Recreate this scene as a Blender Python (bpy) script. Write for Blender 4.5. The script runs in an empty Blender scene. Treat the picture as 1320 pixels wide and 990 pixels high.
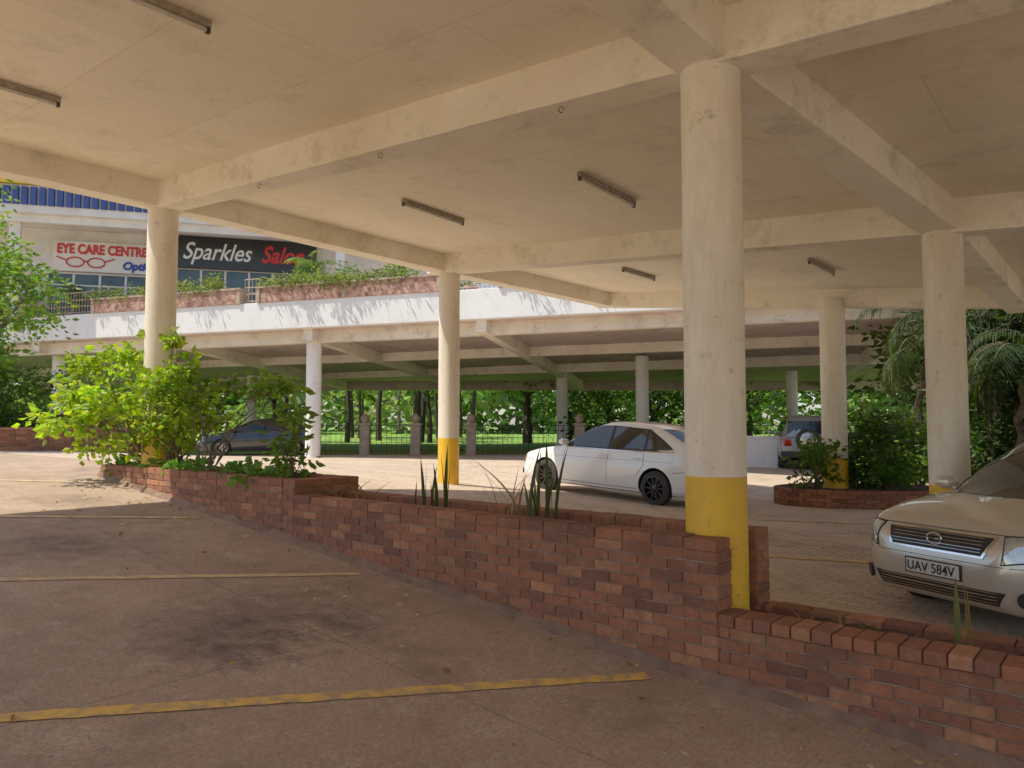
import bpy, math, random, bmesh
from mathutils import Vector, Matrix
from mathutils.bvhtree import BVHTree
E = 1.6
NX, NY = 1.36, 4.99
U = Vector((-.758, .651, 0)).normalized(); V = Vector((.651, .758, 0)).normalized()
def AB(a, b, z=0.0):
    return Vector((NX, NY, z+E)) + U*a + V*b
def toab(x, y):
    r = Vector((x-NX, y-NY, 0)); return r.dot(U), r.dot(V)
def clamp(x, a, b): return max(a, min(b, x))
def sstep(t): t = clamp(t, 0, 1); return t*t*(3-2*t)
def Z(x, y):
    a, b = toab(x, y)
    near = -1.56+.09*clamp(a, 0, 11) + (.04*max(a, -8) if a < 0 else 0)
    far = -1.5+.045*clamp(a-5, 0, 8)
    w = sstep((b-1)/9)
    z = near*(1-w)+far*w
    t = sstep((y-27)/6)
    return z*(1-t)+(-1.2+.008*clamp(y-31, 0, 90))*t + E
def H(a, b):
    r = [(0, 2.41, .076), (5, 2.14, .098), (10.8, 2.06, .113)]
    f = lambda q: q[1]+q[2]*a
    if b <= 0: return f(r[0])
    if b <= 5: return f(r[0])*(1-b/5)+f(r[1])*b/5
    t = (b-5)/5.8
    return f(r[1])*(1-t)+f(r[2])*t

# ------------------------------------------------------------ materials
def newmat(name):
    m = bpy.data.materials.new(name); m.use_nodes = True
    nt = m.node_tree; return m, nt, nt.nodes['Principled BSDF']
def nd(nt, t, **k):
    n = nt.nodes.new(t)
    for a, b in k.items(): setattr(n, a, b)
    return n
def mixc(nt, fac, c1, c2, blend='MIX'):
    n = nd(nt, 'ShaderNodeMix', data_type='RGBA', blend_type=blend)
    for i, s in ((0, fac), (6, c1), (7, c2)):
        if isinstance(s, bpy.types.NodeSocket): nt.links.new(s, n.inputs[i])
        elif i == 0: n.inputs[0].default_value = s
        else: n.inputs[i].default_value = (*s[:3], 1)
    return n.outputs[2]
def noise_(nt, scale, detail=4, rough=.6, vec=None, dist=0):
    n = nd(nt, 'ShaderNodeTexNoise'); n.inputs['Scale'].default_value = scale
    n.inputs['Detail'].default_value = min(detail, 5); n.inputs['Roughness'].default_value = rough
    n.inputs['Distortion'].default_value = dist
    if vec is not None: nt.links.new(vec, n.inputs['Vector'])
    return n.outputs['Fac']
def ramp(nt, s, p0, p1):
    n = nd(nt, 'ShaderNodeMapRange'); n.inputs[1].default_value = p0; n.inputs[2].default_value = p1
    n.clamp = True
    nt.links.new(s, n.inputs[0]); return n.outputs[0]
def ocoord(nt, rot=0.0, scale=(1, 1, 1)):
    tc = nd(nt, 'ShaderNodeTexCoord'); mp = nd(nt, 'ShaderNodeMapping')
    mp.inputs['Rotation'].default_value = (0, 0, rot); mp.inputs['Scale'].default_value = scale
    nt.links.new(tc.outputs['Object'], mp.inputs[0]); return mp.outputs[0]
def bump(nt, b, h, strength, dist=.01):
    n = nd(nt, 'ShaderNodeBump'); n.inputs['Strength'].default_value = strength
    n.inputs['Distance'].default_value = dist
    nt.links.new(h, n.inputs['Height']); nt.links.new(n.outputs[0], b.inputs['Normal'])
def pm(name, c1, c2=None, scale=3, rough=.8, bmp=0, bscale=60, metal=0, lo=.35, hi=.65, coat=0, spec=.5):
    m, nt, b = newmat(name)
    b.inputs['Roughness'].default_value = rough; b.inputs['Metallic'].default_value = metal
    b.inputs['Specular IOR Level'].default_value = spec
    b.inputs['Coat Weight'].default_value = coat
    v = ocoord(nt)
    if c2 is None: c2 = tuple(x*.88 for x in c1)
    f = ramp(nt, noise_(nt, scale, vec=v), lo, hi)
    nt.links.new(mixc(nt, f, c1, c2), b.inputs['Base Color'])
    if bmp: bump(nt, b, noise_(nt, bscale, vec=v), bmp)
    return m
ANG = math.atan2(U.y, U.x)
def mk_plaster(name, base, stain, seams=True, dirt=.62):
    m, nt, b = newmat(name); b.inputs['Roughness'].default_value = .85
    v = ocoord(nt, -ANG)
    c = mixc(nt, ramp(nt, noise_(nt, .6, vec=v, detail=5, rough=.7), .36, .72), base, stain)
    st = ramp(nt, noise_(nt, 1.7, vec=v, detail=5, rough=.8), .52, .74)
    c = mixc(nt, st, c, tuple(x*dirt for x in stain))
    sp = ramp(nt, noise_(nt, 13, vec=v, detail=5, rough=.8), .62, .76)
    c = mixc(nt, sp, c, mixc(nt, .5, c, (.30, .22, .14)))
    if seams:
        br = nd(nt, 'ShaderNodeTexBrick'); nt.links.new(v, br.inputs['Vector'])
        br.inputs['Scale'].default_value = 1; br.inputs['Brick Width'].default_value = 2.44
        br.inputs['Row Height'].default_value = 1.22; br.inputs['Mortar Size'].default_value = .007
        br.inputs['Color1'].default_value = (1, 1, 1, 1); br.inputs['Color2'].default_value = (.94, .93, .91, 1)
        br.inputs['Mortar'].default_value = (.84, .80, .74, 1); br.offset = .5
        c = mixc(nt, 1.0, c, br.outputs['Color'], 'MULTIPLY')
    nt.links.new(c, b.inputs['Base Color'])
    bump(nt, b, noise_(nt, 25, vec=v, detail=5), .4, .012)
    return m
M = {}
M['ceil'] = mk_plaster('ceiling_plaster', (.93, .84, .67), (.87, .76, .57), True, .82)
M['beam'] = mk_plaster('beam_plaster', (.93, .86, .72), (.80, .69, .52), False, .66)
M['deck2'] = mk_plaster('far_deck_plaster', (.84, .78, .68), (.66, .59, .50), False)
M['soffit2'] = mk_plaster('far_deck_soffit', (.62, .50, .46), (.46, .36, .33), False)  # shade put into the colour: darkened, and reddened to cancel green grass bounce
M['fascia'] = mk_plaster('fascia_white', (.86, .85, .84), (.78, .77, .75), False, .8)
def mk_column():
    m, nt, b = newmat('column_paint'); b.inputs['Roughness'].default_value = .75
    v = ocoord(nt, 0, (1, 1, .22)); v2 = ocoord(nt)
    c = mixc(nt, ramp(nt, noise_(nt, 2.6, vec=v, detail=5, rough=.75), .38, .68), (.87, .79, .65), (.70, .59, .44))
    c = mixc(nt, ramp(nt, noise_(nt, 7, vec=v2, detail=5, rough=.85), .58, .72), c, (.46, .37, .26))
    c = mixc(nt, ramp(nt, noise_(nt, 38, vec=v2, detail=3, rough=.8), .66, .74), c, (.30, .23, .16))
    nt.links.new(c, b.inputs['Base Color']); bump(nt, b, noise_(nt, 30, vec=v2), .45)
    return m
M['col'] = mk_column()
def mk_yellow():
    m, nt, b = newmat('yellow_paint'); b.inputs['Roughness'].default_value = .5
    v = ocoord(nt)
    c = mixc(nt, ramp(nt, noise_(nt, 3, vec=v), .4, .75), (.88, .50, .012), (.66, .35, .015))
    c = mixc(nt, ramp(nt, noise_(nt, 14, vec=v, rough=.8), .60, .72), c, (.34, .20, .09))
    nt.links.new(c, b.inputs['Base Color']); bump(nt, b, noise_(nt, 30, vec=v), .25)
    return m
M['yel'] = mk_yellow()
def mk_floor():
    m, nt, b = newmat('worn_concrete'); b.inputs['Roughness'].default_value = .8
    v = ocoord(nt, -ANG)
    c = mixc(nt, ramp(nt, noise_(nt, .55, vec=v, rough=.65), .35, .66), (.56, .39, .27), (.40, .27, .18))
    c = mixc(nt, ramp(nt, noise_(nt, 3.2, vec=v, rough=.8), .5, .72), c, (.61, .46, .34))
    c = mixc(nt, ramp(nt, noise_(nt, 1.1, vec=v, rough=.8), .54, .70), c, mixc(nt, .5, c, (.20, .13, .09)))
    c = mixc(nt, ramp(nt, noise_(nt, 45, vec=v, rough=.8), .42, .75), c, (.24, .155, .105))
    br = nd(nt, 'ShaderNodeTexBrick'); nt.links.new(v, br.inputs['Vector'])
    br.inputs['Scale'].default_value = 1; br.inputs['Brick Width'].default_value = 4.1; br.inputs['Row Height'].default_value = 3.0
    br.inputs['Mortar Size'].default_value = .007; br.offset = 0
    for k, q in (('Color1', 1), ('Color2', .96), ('Mortar', .70)): br.inputs[k].default_value = (q, q, q, 1)
    c = mixc(nt, 1.0, c, br.outputs['Color'], 'MULTIPLY')
    nz0 = noise_(nt, 4.5, vec=v, rough=.8)
    for (px, py, rx, s) in ((-1.85, 5.05, .75, .85), (-4.1, 6.9, .70, .8), (-4.3, 8.3, .7, .55), (-1.15, 5.3, .45, .7), (-2.9, 3.6, .4, .5), (-5.2, 8.9, .5, .6), (-1.6, 4.7, .3, .7)):
        tc = nd(nt, 'ShaderNodeTexCoord'); mp = nd(nt, 'ShaderNodeMapping')
        mp.inputs['Location'].default_value = (-px, -py, 0)
        nt.links.new(tc.outputs['Object'], mp.inputs[0])
        vm = nd(nt, 'ShaderNodeVectorMath', operation='MULTIPLY'); nt.links.new(mp.outputs[0], vm.inputs[0]); vm.inputs[1].default_value = (1, 1, 0)
        ln = nd(nt, 'ShaderNodeVectorMath', operation='LENGTH'); nt.links.new(vm.outputs[0], ln.inputs[0])
        nz = nd(nt, 'ShaderNodeMath', operation='MULTIPLY_ADD'); nt.links.new(nz0, nz.inputs[0])
        nz.inputs[1].default_value = 1.9; nt.links.new(ln.outputs['Value'], nz.inputs[2])
        f = ramp(nt, nz.outputs[0], rx+1.0, .70)
        mu = nd(nt, 'ShaderNodeMath', operation='MULTIPLY'); nt.links.new(f, mu.inputs[0]); mu.inputs[1].default_value = s
        c = mixc(nt, mu.outputs[0], c, (.065, .05, .04))
    nt.links.new(c, b.inputs['Base Color'])
    wv = nd(nt, 'ShaderNodeTexWave'); wv.inputs['Scale'].default_value = 9; wv.inputs['Distortion'].default_value = 1.2
    wv.inputs['Detail'].default_value = 2; wv.bands_direction = 'X'; nt.links.new(v, wv.inputs['Vector'])
    ad = nd(nt, 'ShaderNodeMath', operation='MULTIPLY_ADD'); nt.links.new(wv.outputs['Fac'], ad.inputs[0]); ad.inputs[1].default_value = .35
    nt.links.new(noise_(nt, 55, vec=v, rough=.75), ad.inputs[2])
    bump(nt, b, ad.outputs[0], .7, .014)
    return m
M['floor'] = mk_floor()
def mk_paving():
    m, nt, b = newmat('block_paving'); b.inputs['Roughness'].default_value = .85
    v = ocoord(nt, -ANG)
    br = nd(nt, 'ShaderNodeTexBrick'); nt.links.new(v, br.inputs['Vector'])
    br.inputs['Scale'].default_value = 1; br.inputs['Brick Width'].default_value = .2; br.inputs['Row Height'].default_value = .11
    br.inputs['Mortar Size'].default_value = .006
    br.inputs['Color1'].default_value = (.60, .46, .33, 1); br.inputs['Color2'].default_value = (.44, .32, .23, 1); br.inputs['Mortar'].default_value = (.18, .13, .09, 1)
    c = mixc(nt, ramp(nt, noise_(nt, .8, vec=v, rough=.7), .38, .7), br.outputs['Color'], (.60, .47, .35))
    c = mixc(nt, ramp(nt, noise_(nt, 2.5, vec=v, rough=.7), .56, .8), c, (.24, .17, .12))
    nt.links.new(c, b.inputs['Base Color']); bump(nt, b, br.outputs['Fac'], -.5, .01)
    return m
M['pave'] = mk_paving()
def mk_brick():
    m, nt, b = newmat('fired_brick'); b.inputs['Roughness'].default_value = .9
    at = nd(nt, 'ShaderNodeAttribute', attribute_name='Col')
    v = ocoord(nt)
    c = mixc(nt, ramp(nt, noise_(nt, 22, vec=v), .35, .75), at.outputs['Color'], mixc(nt, .45, at.outputs['Color'], (.07, .04, .028)))
    c = mixc(nt, ramp(nt, noise_(nt, 1.6, vec=v, rough=.75), .42, .66), c, mixc(nt, .5, c, (.09, .05, .035)))
    c = mixc(nt, ramp(nt, noise_(nt, 5, vec=v, rough=.85), .58, .75), c, mixc(nt, .4, c, (.42, .30, .21)))
    nt.links.new(c, b.inputs['Base Color']); bump(nt, b, noise_(nt, 44, vec=v), .8, .008)
    return m
def mk_leaf():
    m, nt, b = newmat('leaf'); b.inputs['Roughness'].default_value = .5; b.inputs['Specular IOR Level'].default_value = .3
    at = nd(nt, 'ShaderNodeAttribute', attribute_name='Col'); nt.links.new(at.outputs['Color'], b.inputs['Base Color'])
    tr = nd(nt, 'ShaderNodeBsdfTranslucent'); mx = nd(nt, 'ShaderNodeMixShader'); mx.inputs[0].default_value = .42
    nt.links.new(mixc(nt, 1.0, at.outputs['Color'], (1.7, 1.7, .7), 'MULTIPLY'), tr.inputs[0])
    nt.links.new(b.outputs[0], mx.inputs[1]); nt.links.new(tr.outputs[0], mx.inputs[2])
    nt.links.new(mx.outputs[0], nt.nodes['Material Output'].inputs[0]); return m
M['brick'] = mk_brick()
M['leaf'] = mk_leaf()
M['mortar'] = pm('mortar', (.36, .25, .18), (.20, .13, .09), 6, .95, .5)
M['soil'] = pm('soil', (.12, .07, .045), (.06, .035, .022), 9, 1, .8, 40)
M['fillet'] = pm('cement_skirting', (.27, .165, .11), (.16, .095, .065), 5, 1, .8, 30)
M['dirt'] = pm('ground_earth', (.48, .38, .26), (.38, .30, .19), .6, 1, .5, 20)
M['grass'] = pm('field_grass', (.21, .38, .035), (.14, .27, .028), .25, .9, .5, 8)
M['line'] = pm('line_yellow', (.82, .50, .09), (.48, .32, .16), 11, .8, .3, 60, lo=.42, hi=.60)
M['line2'] = pm('line_worn', (.74, .54, .26), (.50, .36, .22), 9, .8, .3, 60, lo=.38, hi=.6)
M['bark'] = pm('bark', (.20, .15, .10), (.09, .065, .045), 8, .95, .8, 25)
M['darkbark'] = pm('dark_bark', (.07, .05, .04), (.035, .025, .02), 8, .95, .8, 25)
M['glass'] = pm('shop_glass', (.07, .12, .14), (.03, .05, .06), 1.2, .08)
M['white'] = pm('white_trim', (.80, .79, .76), (.66, .64, .60), 1.5, .7)
M['blue'] = pm('blue_sheet', (.03, .07, .32), (.02, .05, .22), 2, .5)
M['yelsign'] = pm('yellow_band', (.8, .55, .03), None, 3, .5)
M['signw'] = pm('sign_white', (.82, .80, .76), (.74, .71, .66), 1, .5)
M['signk'] = pm('sign_black', (.012, .011, .012), (.02, .02, .02), 1, .35)
M['red'] = pm('red_lettering', (.62, .02, .02), None, 3, .5)
M['bluel'] = pm('blue_lettering', (.02, .04, .35), None, 3, .5)
M['whl'] = pm('white_lettering', (.85, .85, .85), None, 3, .5)
M['terra'] = pm('terracotta_relief', (.60, .35, .27), (.22, .10, .07), 4.5, .9, 1, 9)
M['iron'] = pm('iron', (.03, .03, .03), (.06, .045, .035), 8, .6)
M['stone'] = pm('stone_post', (.50, .38, .28), (.32, .24, .17), 5, .9, .5, 30)
M['steel'] = pm('batten_metal', (.42, .36, .28), (.22, .17, .12), 12, .6)
M['tube'] = pm('lamp_tube_glass', (.66, .62, .54), (.50, .45, .37), 9, .3)
M['black'] = pm('black_plastic', (.015, .015, .015), (.025, .022, .02), 8, .6)
M['tyre'] = pm('tyre_rubber', (.022, .021, .02), (.04, .035, .03), 10, .85, .3, 60)
M['cglass'] = pm('car_glass', (.012, .014, .015), (.02, .022, .022), 1.5, .04, coat=.3)
M['chrome'] = pm('chrome', (.75, .75, .75), (.6, .6, .6), 4, .12, metal=1)
M['lamp'] = pm('headlamp_lens', (.62, .63, .62), (.38, .39, .40), 16, .06, metal=.5, coat=1)
M['tail'] = pm('tail_lamp', (.42, .01, .01), (.25, .005, .005), 10, .1, coat=1)
M['amber'] = pm('indicator', (.8, .28, .03), None, 10, .15, coat=1)
M['paint_w'] = pm('white_car_paint', (.88, .88, .88), (.85, .85, .85), 1, .2, coat=1)
M['paint_s'] = pm('champagne_car_paint', (.70, .63, .53), (.66, .59, .49), 1.5, .28, metal=.45, coat=1)
M['paint_d'] = pm('dark_car_paint', (.02, .03, .035), None, 2, .25, coat=1)
M['paint_r'] = pm('suv_paint', (.30, .31, .31), None, 2, .3, metal=.4, coat=1)
M['plate'] = pm('plate_white', (.75, .75, .72), (.6, .58, .54), 9, .4)
M['alloy_d'] = pm('dark_alloy', (.05, .05, .055), None, 4, .3, metal=.8)
M['alloy'] = pm('silver_alloy', (.55, .55, .55), None, 4, .3, metal=.9)

# ------------------------------------------------------------ mesh builder
COL = bpy.context.scene.collection
class MB:
    def __init__(s): s.v = []; s.f = []; s.m = []; s.c = []
    def add(s, vs, fs, mi=0, col=(1, 1, 1)):
        o = len(s.v); s.v.extend([tuple(p) for p in vs]); s.c.extend([col]*len(vs))
        for f in fs: s.f.append(tuple(i+o for i in f)); s.m.append(mi)
    def box(s, c, ax, ay, az, mi=0, col=(1, 1, 1)):
        c = Vector(c); vs = [c+ax*i+ay*j+az*k for k in (-1, 1) for j in (-1, 1) for i in (-1, 1)]
        s.add(vs, [(0, 2, 3, 1), (4, 5, 7, 6), (0, 1, 5, 4), (2, 6, 7, 3), (0, 4, 6, 2), (1, 3, 7, 5)], mi, col)
    def abox(s, x0, x1, y0, y1, z0, z1, mi=0, col=(1, 1, 1)):
        s.box(((x0+x1)/2, (y0+y1)/2, (z0+z1)/2), Vector(((x1-x0)/2, 0, 0)), Vector((0, (y1-y0)/2, 0)), Vector((0, 0, (z1-z0)/2)), mi, col)
    def tube(s, pts, rad, n=8, mi=0, col=(1, 1, 1), cap=True):
        pts = [Vector(p) for p in pts]; vs = []; fs = []
        for i, p in enumerate(pts):
            d = (pts[min(i+1, len(pts)-1)]-pts[max(i-1, 0)])
            if d.length < 1e-9: d = Vector((0, 0, 1))
            d.normalize(); up = Vector((0, 0, 1)) if abs(d.z) < .95 else Vector((1, 0, 0))
            a = d.cross(up).normalized(); b = d.cross(a)
            r = rad[i] if hasattr(rad, '__len__') else rad
            for k in range(n):
                t = 2*math.pi*k/n; vs.append(p+a*math.cos(t)*r+b*math.sin(t)*r)
        for i in range(len(pts)-1):
            for k in range(n):
                fs.append((i*n+k, i*n+(k+1) % n, (i+1)*n+(k+1) % n, (i+1)*n+k))
        if cap: fs.append(tuple(range(n-1, -1, -1))); fs.append(tuple((len(pts)-1)*n+k for k in range(n)))
        s.add(vs, fs, mi, col)
    def build(s, name, mats, parent=None, smooth=False, bevel=0):
        me = bpy.data.meshes.new(name); me.from_pydata(s.v, [], s.f)
        for m in mats: me.materials.append(m)
        me.polygons.foreach_set('material_index', s.m)
        at = me.color_attributes.new('Col', 'FLOAT_COLOR', 'POINT')
        flat = []
        for c in s.c: flat.extend((c[0], c[1], c[2], 1))
        at.data.foreach_set('color', flat)
        if smooth:
            me.polygons.foreach_set('use_smooth', [True]*len(me.polygons))
            me.set_sharp_from_angle(angle=math.radians(38))
        me.update()
        o = bpy.data.objects.new(name, me); COL.objects.link(o)
        if parent: o.parent = parent
        if bevel:
            bv = o.modifiers.new('b', 'BEVEL'); bv.width = bevel; bv.segments = 2; bv.limit_method = 'ANGLE'
        return o
def empty(name, loc=(0, 0, 0)):
    o = bpy.data.objects.new(name, None); COL.objects.link(o); o.location = loc; return o
def sheet(name, pts_fn, nu, nv, mat, keep=None, parent=None):
    vs = []; fs = []
    for j in range(nv+1):
        for i in range(nu+1): vs.append(pts_fn(i/nu, j/nv))
    for j in range(nv):
        for i in range(nu):
            q = (j*(nu+1)+i, j*(nu+1)+i+1, (j+1)*(nu+1)+i+1, (j+1)*(nu+1)+i)
            if keep:
                c = sum((Vector(vs[k]) for k in q), Vector())/4
                if not keep(c): continue
            fs.append(q)
    mb = MB(); mb.add(vs, fs); o = mb.build(name, [mat], parent, True)
    me = o.data
    if len(me.polygons) and me.polygons[0].normal.z < 0: me.flip_normals()
    return o

# ------------------------------------------------------------ ground sheets
def gpt(s, t):
    x = (s*2-1); y = (t*2-1)
    X = 500*(abs(x)**2.6)*(1 if x > 0 else -1); Y = 500*(abs(y)**2.6)*(1 if y > 0 else -1)+10
    return (X, Y, Z(X, Y)-.05)
sheet('ground', gpt, 160, 160, M['dirt'])
def fpt(s, t):
    p = AB(-14+44*s, -9+9.3*t); return (p.x, p.y, Z(p.x, p.y))
sheet('parking_floor', fpt, 132, 26, M['floor'])
def ppt(s, t):
    p = AB(-16+56*s, .3+40*t); return (p.x, p.y, Z(p.x, p.y))
sheet('paved_driveway', ppt, 120, 90, M['pave'], keep=lambda c: c.y < 31.2)
def fieldpt(s, t):
    X = -170+340*s; Y = 31+ (t**1.5)*220; return (X, Y, Z(X, Y)+.02)
sheet('grass_field', fieldpt, 40, 60, M['grass'])

def ribbon(name, p0, p1, w, mat, off=.006, n=30, zf=Z):
    mb = MB(); p0 = Vector(p0); p1 = Vector(p1); d = (p1-p0).normalized(); q = Vector((-d.y, d.x))*w/2
    vs = []; r = random.Random(len(name)+int(p0.x*100))
    for i in range(n+1):
        p = p0.lerp(p1, i/n)
        for sg in (1, -1):
            P = p+q*sg*(1+r.uniform(-.15, .15)); vs.append((P.x, P.y, zf(P.x, P.y)+off))
    mb.add(vs, [(2*i, 2*i+1, 2*i+3, 2*i+2) for i in range(n)])
    o = mb.build(name, [mat])
    if o.data.polygons[0].normal.z < 0: o.data.flip_normals()
for i, (a0, mt) in enumerate(((-2.65, 'line'), (.2, 'line'), (3.05, 'line2'), (5.9, 'line2'), (8.75, 'line2'), (11.6, 'line2'))):
    p0 = AB(a0, -.57); p1 = AB(a0+.6*5.5, -6.07)
    ribbon('parking_line', (p0.x, p0.y), (p1.x, p1.y), .10 if i < 2 else .09, M[mt], n=60)
ribbon('parking_line', (2.7, 8.5), (5.6, 8.3), .08, M['line'])
ribbon('parking_line', (3.8, 11.6), (8.0, 11.2), .08, M['line'])

# ------------------------------------------------------------ roof deck
DROP = .36
BMIN, AMIN = -7.0, -9.0
roof = empty('parking_deck_roof')
def slab():
    a0, a1, b0, b1 = AMIN, 8.46, BMIN, 11.3; na, nb = 24, 30; mb = MB(); vs = []
    for k in (0, .22):
        for j in range(nb+1):
            for i in range(na+1):
                a = a0+(a1-a0)*i/na; b = b0+(b1-b0)*j/nb
                vs.append(AB(a, b, H(a, b)+DROP+k))
    n1 = (na+1)*(nb+1); fs = []
    for j in range(nb):
        for i in range(na):
            q = (j*(na+1)+i, j*(na+1)+i+1, (j+1)*(na+1)+i+1, (j+1)*(na+1)+i)
            fs.append(q[::-1]); fs.append(tuple(x+n1 for x in q))
    for i in range(na):
        fs.append((i, i+1, i+1+n1, i+n1)); o = nb*(na+1); fs.append((o+i+1, o+i, o+i+n1, o+i+1+n1))
    for j in range(nb):
        p, q = j*(na+1), (j+1)*(na+1); fs.append((q, p, p+n1, q+n1)); fs.append((p+na, q+na, q+na+n1, p+na+n1))
    mb.add(vs, fs); mb.build('ceiling_slab', [M['ceil']], roof)
slab()
def beam(mb, p0, p1, w, z0, z1, drop, ext=0, segs=1, rng=None):
    p0 = Vector((p0.x, p0.y, 0)); p1 = Vector((p1.x, p1.y, 0)); d = (p1-p0).normalized(); q = Vector((-d.y, d.x, 0))*w/2
    p0 = p0-d*ext; p1 = p1+d*ext
    vs = []
    for i in range(segs+1):
        t = i/segs; p = p0.lerp(p1, t); z = z0+(z1-z0)*t
        for sg, zz in ((1, 0), (-1, 0), (-1, drop), (1, drop)):
            j = rng.uniform(-.006, .006) if rng and zz == 0 else 0; k = rng.uniform(-.005, .005) if rng and zz == 0 else 0
            r = p+q*sg*(1+j*3); vs.append((r.x, r.y, z+zz+E+k))
    fs = [(3, 2, 1, 0)]
    for i in range(segs):
        o = 4*i
        for a, b in ((0, 1), (1, 2), (2, 3), (3, 0)): fs.append((o+a, o+b, o+b+4, o+a+4))
    o = 4*segs; fs.append((o, o+1, o+2, o+3))
    mb.add(vs, fs)
brg = random.Random(12)
def bm_(pts, dz=0, w=.32):
    for (a0, b0), (a1, b1) in zip(pts[:-1], pts[1:]):
        mb = MB(); beam(mb, AB(a0, b0), AB(a1, b1), w, H(a0, b0)+dz, H(a1, b1)+dz, DROP-dz+.05, 0, 16, brg)
        mb.build('beam', [M['beam']], roof, bevel=.010)
bm_([(-8.9, 0), (-8.3, 0), (0, 0), (8.44, 0)])
bm_([(-8.8, 4.3), (-.52, 4.64), (8.42, 5.33)])
bm_([(-8.8, 10), (-.5, 10.5), (8.44, 11.05)])
bm_([(-8.9, -4.8), (0, -4.8), (8.44, -4.8)])
bm_([(8.25, -6.9), (8.25, -4.8), (8.28, 0), (8.05, 5.3), (8.05, 11.1)], .012)
bm_([(0, -6.9), (0, -4.8), (0, 0), (-.52, 4.64), (-.5, 10.5), (-.5, 11.2)], .012, .36)
bm_([(-8.3, -6.9), (-8.3, 0), (-8.8, 4.3), (-8.8, 10)], .012)

# ------------------------------------------------------------ columns
def column(x, y, r, zb, zt, zy, name='concrete_column', mt='col', n=40):
    mb = MB(); rng = random.Random(int(x*97+y*13))
    k = 14
    lv = [zb+(zy-zb)*i/4 for i in range(5)] if zy is not None else [zb]
    top0 = zy if zy is not None else zb
    lv += [top0+(zt-top0)*i/k for i in range(1, k+1)]
    vs = []
    for z in lv:
        for i in range(n):
            t = 2*math.pi*i/n; rr = r*(1+.010*math.sin(3*t+z*1.3)+rng.uniform(-.004, .004))
            vs.append((x+rr*math.cos(t), y+rr*math.sin(t), z+E+(rng.uniform(-.006, .006) if z == zy else 0)))
    fs = []; mi = []
    for j in range(len(lv)-1):
        for i in range(n):
            fs.append((j*n+i, j*n+(i+1) % n, (j+1)*n+(i+1) % n, (j+1)*n+i)); mi.append(1 if (zy is not None and j < 4) else 0)
    mb.add(vs, fs); mb.m = mi
    mb.add([(x+r*math.cos(2*math.pi*i/n), y+r*math.sin(2*math.pi*i/n), zt+E) for i in range(n)], [tuple(range(n))])
    return mb.build(name, [M[mt], M['yel']], None, True)
def colab(a, b, r, zb, zy):
    p = AB(a, b); column(p.x, p.y, r, zb, H(a, b)+.03, zy)
colab(0, 0, .2, -1.6, -.33)
colab(8.3, 0, .2, -1.2, .08)
colab(-.52, 4.64, .2, -1.8, -.64)
colab(7.94, 5.31, .2, -1.4, -.23)
p = AB(2.5, 10.5); C5 = (p.x, p.y); column(p.x, p.y, .235, -1.6, 2.5, -.62)
colab(-8.3, 0, .2, -2.2, -.6); colab(-8.8, 4.3, .2, -2.2, -.6)
colab(8.3, -4.8, .2, -1.2, .08); colab(0, -4.8, .2, -1.9, -.4); colab(-8.3, -4.8, .2, -2.2, -.4)
colab(-8.8, 10, .2, -1.9, -.6)

def batten(a, b, ln=1.2):
    e = empty('fluorescent_light'); z = H(a, b)+DROP; c = AB(a, b, z-.03)
    dz = (H(a, b+.3)-H(a, b-.3))/.6; dv = (V+Vector((0, 0, dz))).normalized(); s = dv.cross(Vector((0, 0, 1))).normalized(); up = s.cross(dv)
    mb = MB(); mb.box(c, dv*ln/2, s*.025, up*.028); mb.build('batten_housing', [M['steel']], e, bevel=.005)
    mb = MB(); mb.tube([c-dv*(ln/2-.03)-up*.05, c+dv*(ln/2-.03)-up*.05], .016, 10); mb.build('tube', [M['tube']], e, True)
    mb = MB()
    for k in (-1, 1): mb.box(c+dv*k*(ln/2-.02)-up*.045, dv*.015, s*.018, up*.026)
    mb.build('end_sockets', [M['iron']], e)
for a, b in ((5.5, 2.6), (2.6, 2.7), (5.77, -2.75), (2.97, -2.66), (5.3, 7.9), (1.8, 7.8), (-3.5, 2.6), (-3.5, 7.6)): batten(a, b)
for a in (1.2, 3.4, 5.6):
    mb = MB(); c = AB(a, -.1, H(a, 0)-.002)
    mb.tube([c+Vector((.02*math.cos(t), 0, -.03+.025*math.sin(t))) for t in [i*.7 for i in range(9)]], .004, 5); mb.build('ceiling_hook', [M['iron']])

# ------------------------------------------------------------ brick walls
def brickcol(r):
    k = r.random(); t = r.uniform(.82, 1.15)
    c = (.36, .125, .06) if k < .66 else ((.46, .19, .09) if k < .84 else (.25, .09, .05))
    return tuple(x*t for x in c)
def brick_face(mb, P0, d, nrm, length, ztop, zbot_fn, rng, bl=.225, bh=.073, depth=.04):
    row = 0; z = ztop
    zmin = min(zbot_fn(P0+d*(length*i/20)) for i in range(21))
    while z > zmin:
        off = (bl/2 if row % 2 else 0)+rng.uniform(-.01, .01); s = -off
        while s < length:
            s0 = max(s, 0); s1 = min(s+bl, length); s += bl
            if s1-s0 < .03: continue
            zb = zbot_fn(P0+d*((s0+s1)/2))
            if z < zb-.05: continue
            j = rng.uniform(-.003, .003)
            c = P0+d*((s0+s1)/2)+nrm*(-depth/2+j+.004)
            c = Vector((c.x, c.y, z-bh/2+rng.uniform(-.0015, .0015)))
            dd = (d+Vector((0, 0, rng.uniform(-.008, .008))))
            mb.box(c, dd*((s1-s0)/2-.0035), nrm*depth/2, Vector((0, 0, bh/2-.0042)), 0, brickcol(rng))
        z -= bh; row += 1
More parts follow.
